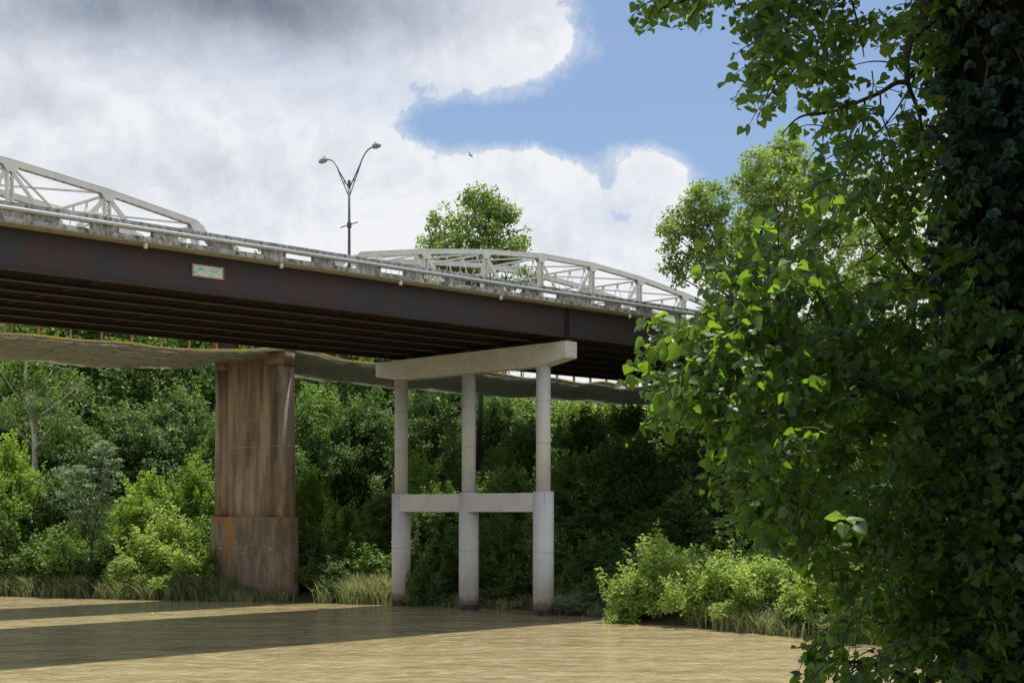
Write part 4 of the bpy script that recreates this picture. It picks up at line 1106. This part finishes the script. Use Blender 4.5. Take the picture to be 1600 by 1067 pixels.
# branches
def br(pts, r0, r1, n=7):
    P_ = [Vector(local(*p)) for p in pts]; k = len(P_)
    # smooth by Catmull-Rom
    Q = []
    for i in range(k-1):
        a, b, c, d_ = P_[max(i-1, 0)], P_[i], P_[i+1], P_[min(i+2, k-1)]
        for s_ in range(5):
            t = s_/5; Q.append(.5*((2*b)+(c-a)*t+(2*a-5*b+4*c-d_)*t*t+(3*b-a-3*c+d_)*t**3))
    Q.append(P_[-1]); m = len(Q)
    TW.tube(Q, [r0+(r1-r0)*i/(m-1) for i in range(m)], n)
br([(1600, 720, 11.4), (1500, 665, 11.1), (1440, 638, 10.8), (1395, 614, 10.2), (1345, 592, 9.9), (1300, 560, 9.9), (1235, 545, 9.9), (1180, 520, 9.9), (1120, 500, 10)], .075, .008)
br([(1350, 600, 10.0), (1318, 628, 9.9), (1290, 642, 9.9), (1240, 650, 9.9), (1160, 640, 9.9), (1080, 620, 10)], .030, .006)
br([(1395, 614, 10.3), (1330, 560, 10.2), (1260, 565, 10), (1190, 590, 10), (1100, 570, 10), (1040, 545, 10)], .022, .005)
br([(1330, 590, 10.1), (1290, 480, 10.2), (1240, 420, 10.2), (1210, 400, 10.2), (1180, 370, 10.2)], .022, .004)
br([(1240, 545, 9.9), (1225, 490, 10.0), (1205, 440, 10), (1200, 420, 10)], .014, .004)
br([(1520, -300, 11.6), (1470, -90, 11.5), (1447, 0, 11.4), (1440, 40, 11.3), (1418, 75, 11.2), (1418, 130, 11.1)], .055, .022)
br([(1418, 130, 11.1), (1400, 130, 11.0), (1375, 145, 10.9), (1340, 160, 10.8), (1300, 175, 10.8), (1260, 180, 10.8), (1240, 190, 10.8), (1220, 212, 10.8)], .022, .004)
br([(1418, 130, 11.1), (1440, 200, 11.2), (1430, 290, 11.2), (1400, 360, 11.1)], .018, .005)
br([(1375, 145, 10.9), (1378, 180, 10.9), (1390, 215, 10.9), (1398, 260, 10.9)], .008, .003)
br([(1350, 155, 10.9), (1352, 175, 10.9), (1345, 215, 10.8), (1330, 250, 10.8), (1322, 300, 10.6), (1310, 340, 10.5)], .010, .003)
br([(1420, 140, 11.1), (1395, 180, 11), (1365, 215, 11), (1330, 250, 10.8)], .008, .003)
br([(1520, -300, 11.6), (1400, -200, 11.4), (1300, -90, 11.2), (1240, 0, 11.1), (1225, 80, 11.1), (1200, 140, 11)], .04, .004)
br([(1400, -200, 11.4), (1250, -130, 11.4), (1130, -40, 11.4), (1060, 5, 11.5), (1000, 20, 11.5)], .03, .004)
br([(1300, -90, 11.2), (1330, 0, 11.2), (1345, 60, 11.2), (1350, 90, 11.2)], .012, .004)
br([(1600, 560, 11.5), (1520, 500, 11.3), (1450, 450, 11.2), (1400, 400, 11.1), (1360, 340, 11)], .04, .008)
br([(1600, 900, 11.4), (1520, 920, 11.1), (1440, 880, 10.8), (1360, 850, 10.4), (1290, 830, 10.1), (1220, 760, 10)], .04, .005)
br([(1600, 1150, 11.4), (1500, 1120, 11.0), (1420, 1060, 10.5), (1360, 1035, 10.1), (1300, 1035, 9.9), (1250, 1025, 9.8)], .03, .004)
br([(1490, 1140, 11), (1440, 1020, 10.6), (1420, 930, 10.4), (1380, 800, 10.4)], .02, .004)
for _ in range(34):     # loose bare twigs inside the mass
    x = rnd.uniform(1380, 1500); y = rnd.uniform(100, 1050)
    br([(x, y, 11), (x-rnd.uniform(15, 60), y+rnd.uniform(-50, 40), 10.8), (x-rnd.uniform(60, 120), y+rnd.uniform(-60, 70), 10.6)], .008, .002, 4)
TW.build('branches', M['twig'], TR, smooth=True)
n = len(LP); LS = np.array(LS)
tone = np.clip(.45+.25*np.array([rnd.gauss(0, 1) for _ in range(n)]), 0, 1)
me = leaves(np.array(LP), np.array(LT), np.array(LN), LS, tone, HEART, 'leaves', L['cotton'])
link('leaves', me, None, TR)
# petioles are too thin to read at this distance; unseen crown leaves added above the frame to shade the lower boughs
rng = np.random.default_rng(8)
CB = []
for (cx, cy, cz, r, m) in [(5.2, 12, 13.5, 2.6, 3800), (3.6, 10.8, 13.2, 1.2, 520), (6.5, 9.0, 13.0, 2.6, 3400), (7.5, 13.5, 15, 3, 3600), (4.8, 13.5, 15.5, 2.2, 1800), (4.4, 10.2, 12.2, 1.2, 900), (5.0, 11.0, 11.6, 1.3, 1300), (8.0, 11, 11, 2.2, 2600), (3.4, 12.9, 13.4, 1.2, 1100), (2.2, 13.1, 13.2, 1.2, 1000), (1.3, 12.9, 13.0, 1.0, 500), (1.25, 11.9, 11.6, .7, 420), (2.1, 12.0, 11.7, .9, 800), (3.0, 12.0, 11.9, .9, 900), (2.6, 11.6, 12.8, 1.1, 700), (4.0, 12.6, 12.4, 1.4, 2600), (3.5, 11.9, 11.4, .7, 700), (4.4, 10.0, 10.8, 1.0, 900), (4.6, 8.8, 11.4, 1.2, 1100), (5.6, 10, 9.0, 1.2, 1000), (6.5, 11, 7.5, 1.6, 1500)]:
    m = int(m*(2.1 if cx > 2.9 else 1.25))
    d = unit(rng, m); q = r*rng.random(m)**.4
    CB.append(np.array((cx, cy, cz))+d*q[:, None]*np.array((1, 1, .6)))
C = np.concatenate(CB)-np.array(base); m = len(C)
me = leaves(C, unit(rng, m)+np.array((0, 0, -.7)), unit(rng, m)*.8+np.array((0, 0, .9)), .17*(.7+.5*rng.random(m)), np.clip(.45+.2*rng.standard_normal(m), 0, 1), HEART, 'shade_crown', L['cotton'])
link('shade_crown', me, None, TR)
UB = MB()
for p in ((5.2, 12, 13.5), (6.5, 9, 13), (7.5, 13.5, 15), (4.8, 13.5, 15.5), (4.4, 10.2, 12.2), (8, 11, 11)):
    q = Vector(p)-base; s0 = Vector((0, 0, EYE+6-base.z)); UB.tube([s0+Vector((-.2, 0, -1)), s0.lerp(q, .5), q], [.16, .1, .04], 7)
UB.build('upper_limbs', M['bark_old'], TR, smooth=True)

# creeper on the trunk
vp = []; vt = []; vn = []; vs_ = []
CV = empty('climbing_vine', (base.x, base.y, base.z), 0, label='leafy creeper clinging to the dark foreground trunk', cat='vine')
CM_ = MB()
for s_ in range(54):
    a = rnd.uniform(pi*.85, 1.8*pi); z = rnd.uniform(0, 2); pts = []
    top = rnd.uniform(4.0, 8.8)
    while z < top:
        pyy = 800-(base.z+z-EYE)*F/11.5; cx = (float(np.interp(pyy, [-1500, 0, 350, 1067, 1400], [1560, 1590, 1632, 1640, 1640]))-800)/F*11.5-base.x
        r_ = .66+.02*sin(z*5); pts.append((cx+r_*cos(a), r_*sin(a), z)); a += rnd.gauss(0, .10); z += .16
    if len(pts) > 2: CM_.tube(pts, .011, 5)
    for p in pts:
        for _ in range(rnd.randint(1, 3) if rnd.random() < .75 else 5):
            an = math.atan2(p[1], p[0]-0) if False else a
            o_ = np.array((cos(a), sin(a), 0.)); c = np.array(p)+o_*rnd.uniform(.03, .16)+np.array((rnd.gauss(0, .06), rnd.gauss(0, .06), rnd.gauss(0, .05)))
            tdir = np.array((rnd.gauss(0, .5), rnd.gauss(0, .5), -1)); base_n = o_+np.array((rnd.gauss(0, .4), rnd.gauss(0, .4), .5))
            side = np.cross(base_n, tdir); side /= np.linalg.norm(side)
            for k in (-1.1, -.5, 0, .5, 1.1):
                vp.append(c); vt.append(tdir/np.linalg.norm(tdir)+side*k); vn.append(base_n); vs_.append(rnd.uniform(.07, .10)*(1-.2*abs(k)))
# outer sprays that hang off the left edge of the trunk
for _ in range(420):
    py = rnd.uniform(120, 1060); px = rnd.uniform(1450, 1600); c = local(px, py, 10.7+rnd.gauss(0, .25))
    tdir = np.array((rnd.gauss(-.3, .5), rnd.gauss(-.3, .5), -1)); base_n = np.array((rnd.gauss(-.3, .5), rnd.gauss(-.6, .4), rnd.uniform(.2, 1)))
    side = np.cross(base_n, tdir); side /= np.linalg.norm(side)
    for k in (-1.1, -.5, 0, .5, 1.1):
        vp.append(c); vt.append(tdir/np.linalg.norm(tdir)+side*k); vn.append(base_n); vs_.append(rnd.uniform(.075, .11)*(1-.2*abs(k)))
m = len(vp)
me = leaves(np.array(vp), np.array(vt), np.array(vn), np.array(vs_), np.clip(.45+.25*rng.standard_normal(m), 0, 1), OVATE, 'leaves', L['vine'])
link('leaves', me, None, CV); CM_.build('stems', M['twig'], CV, smooth=True)
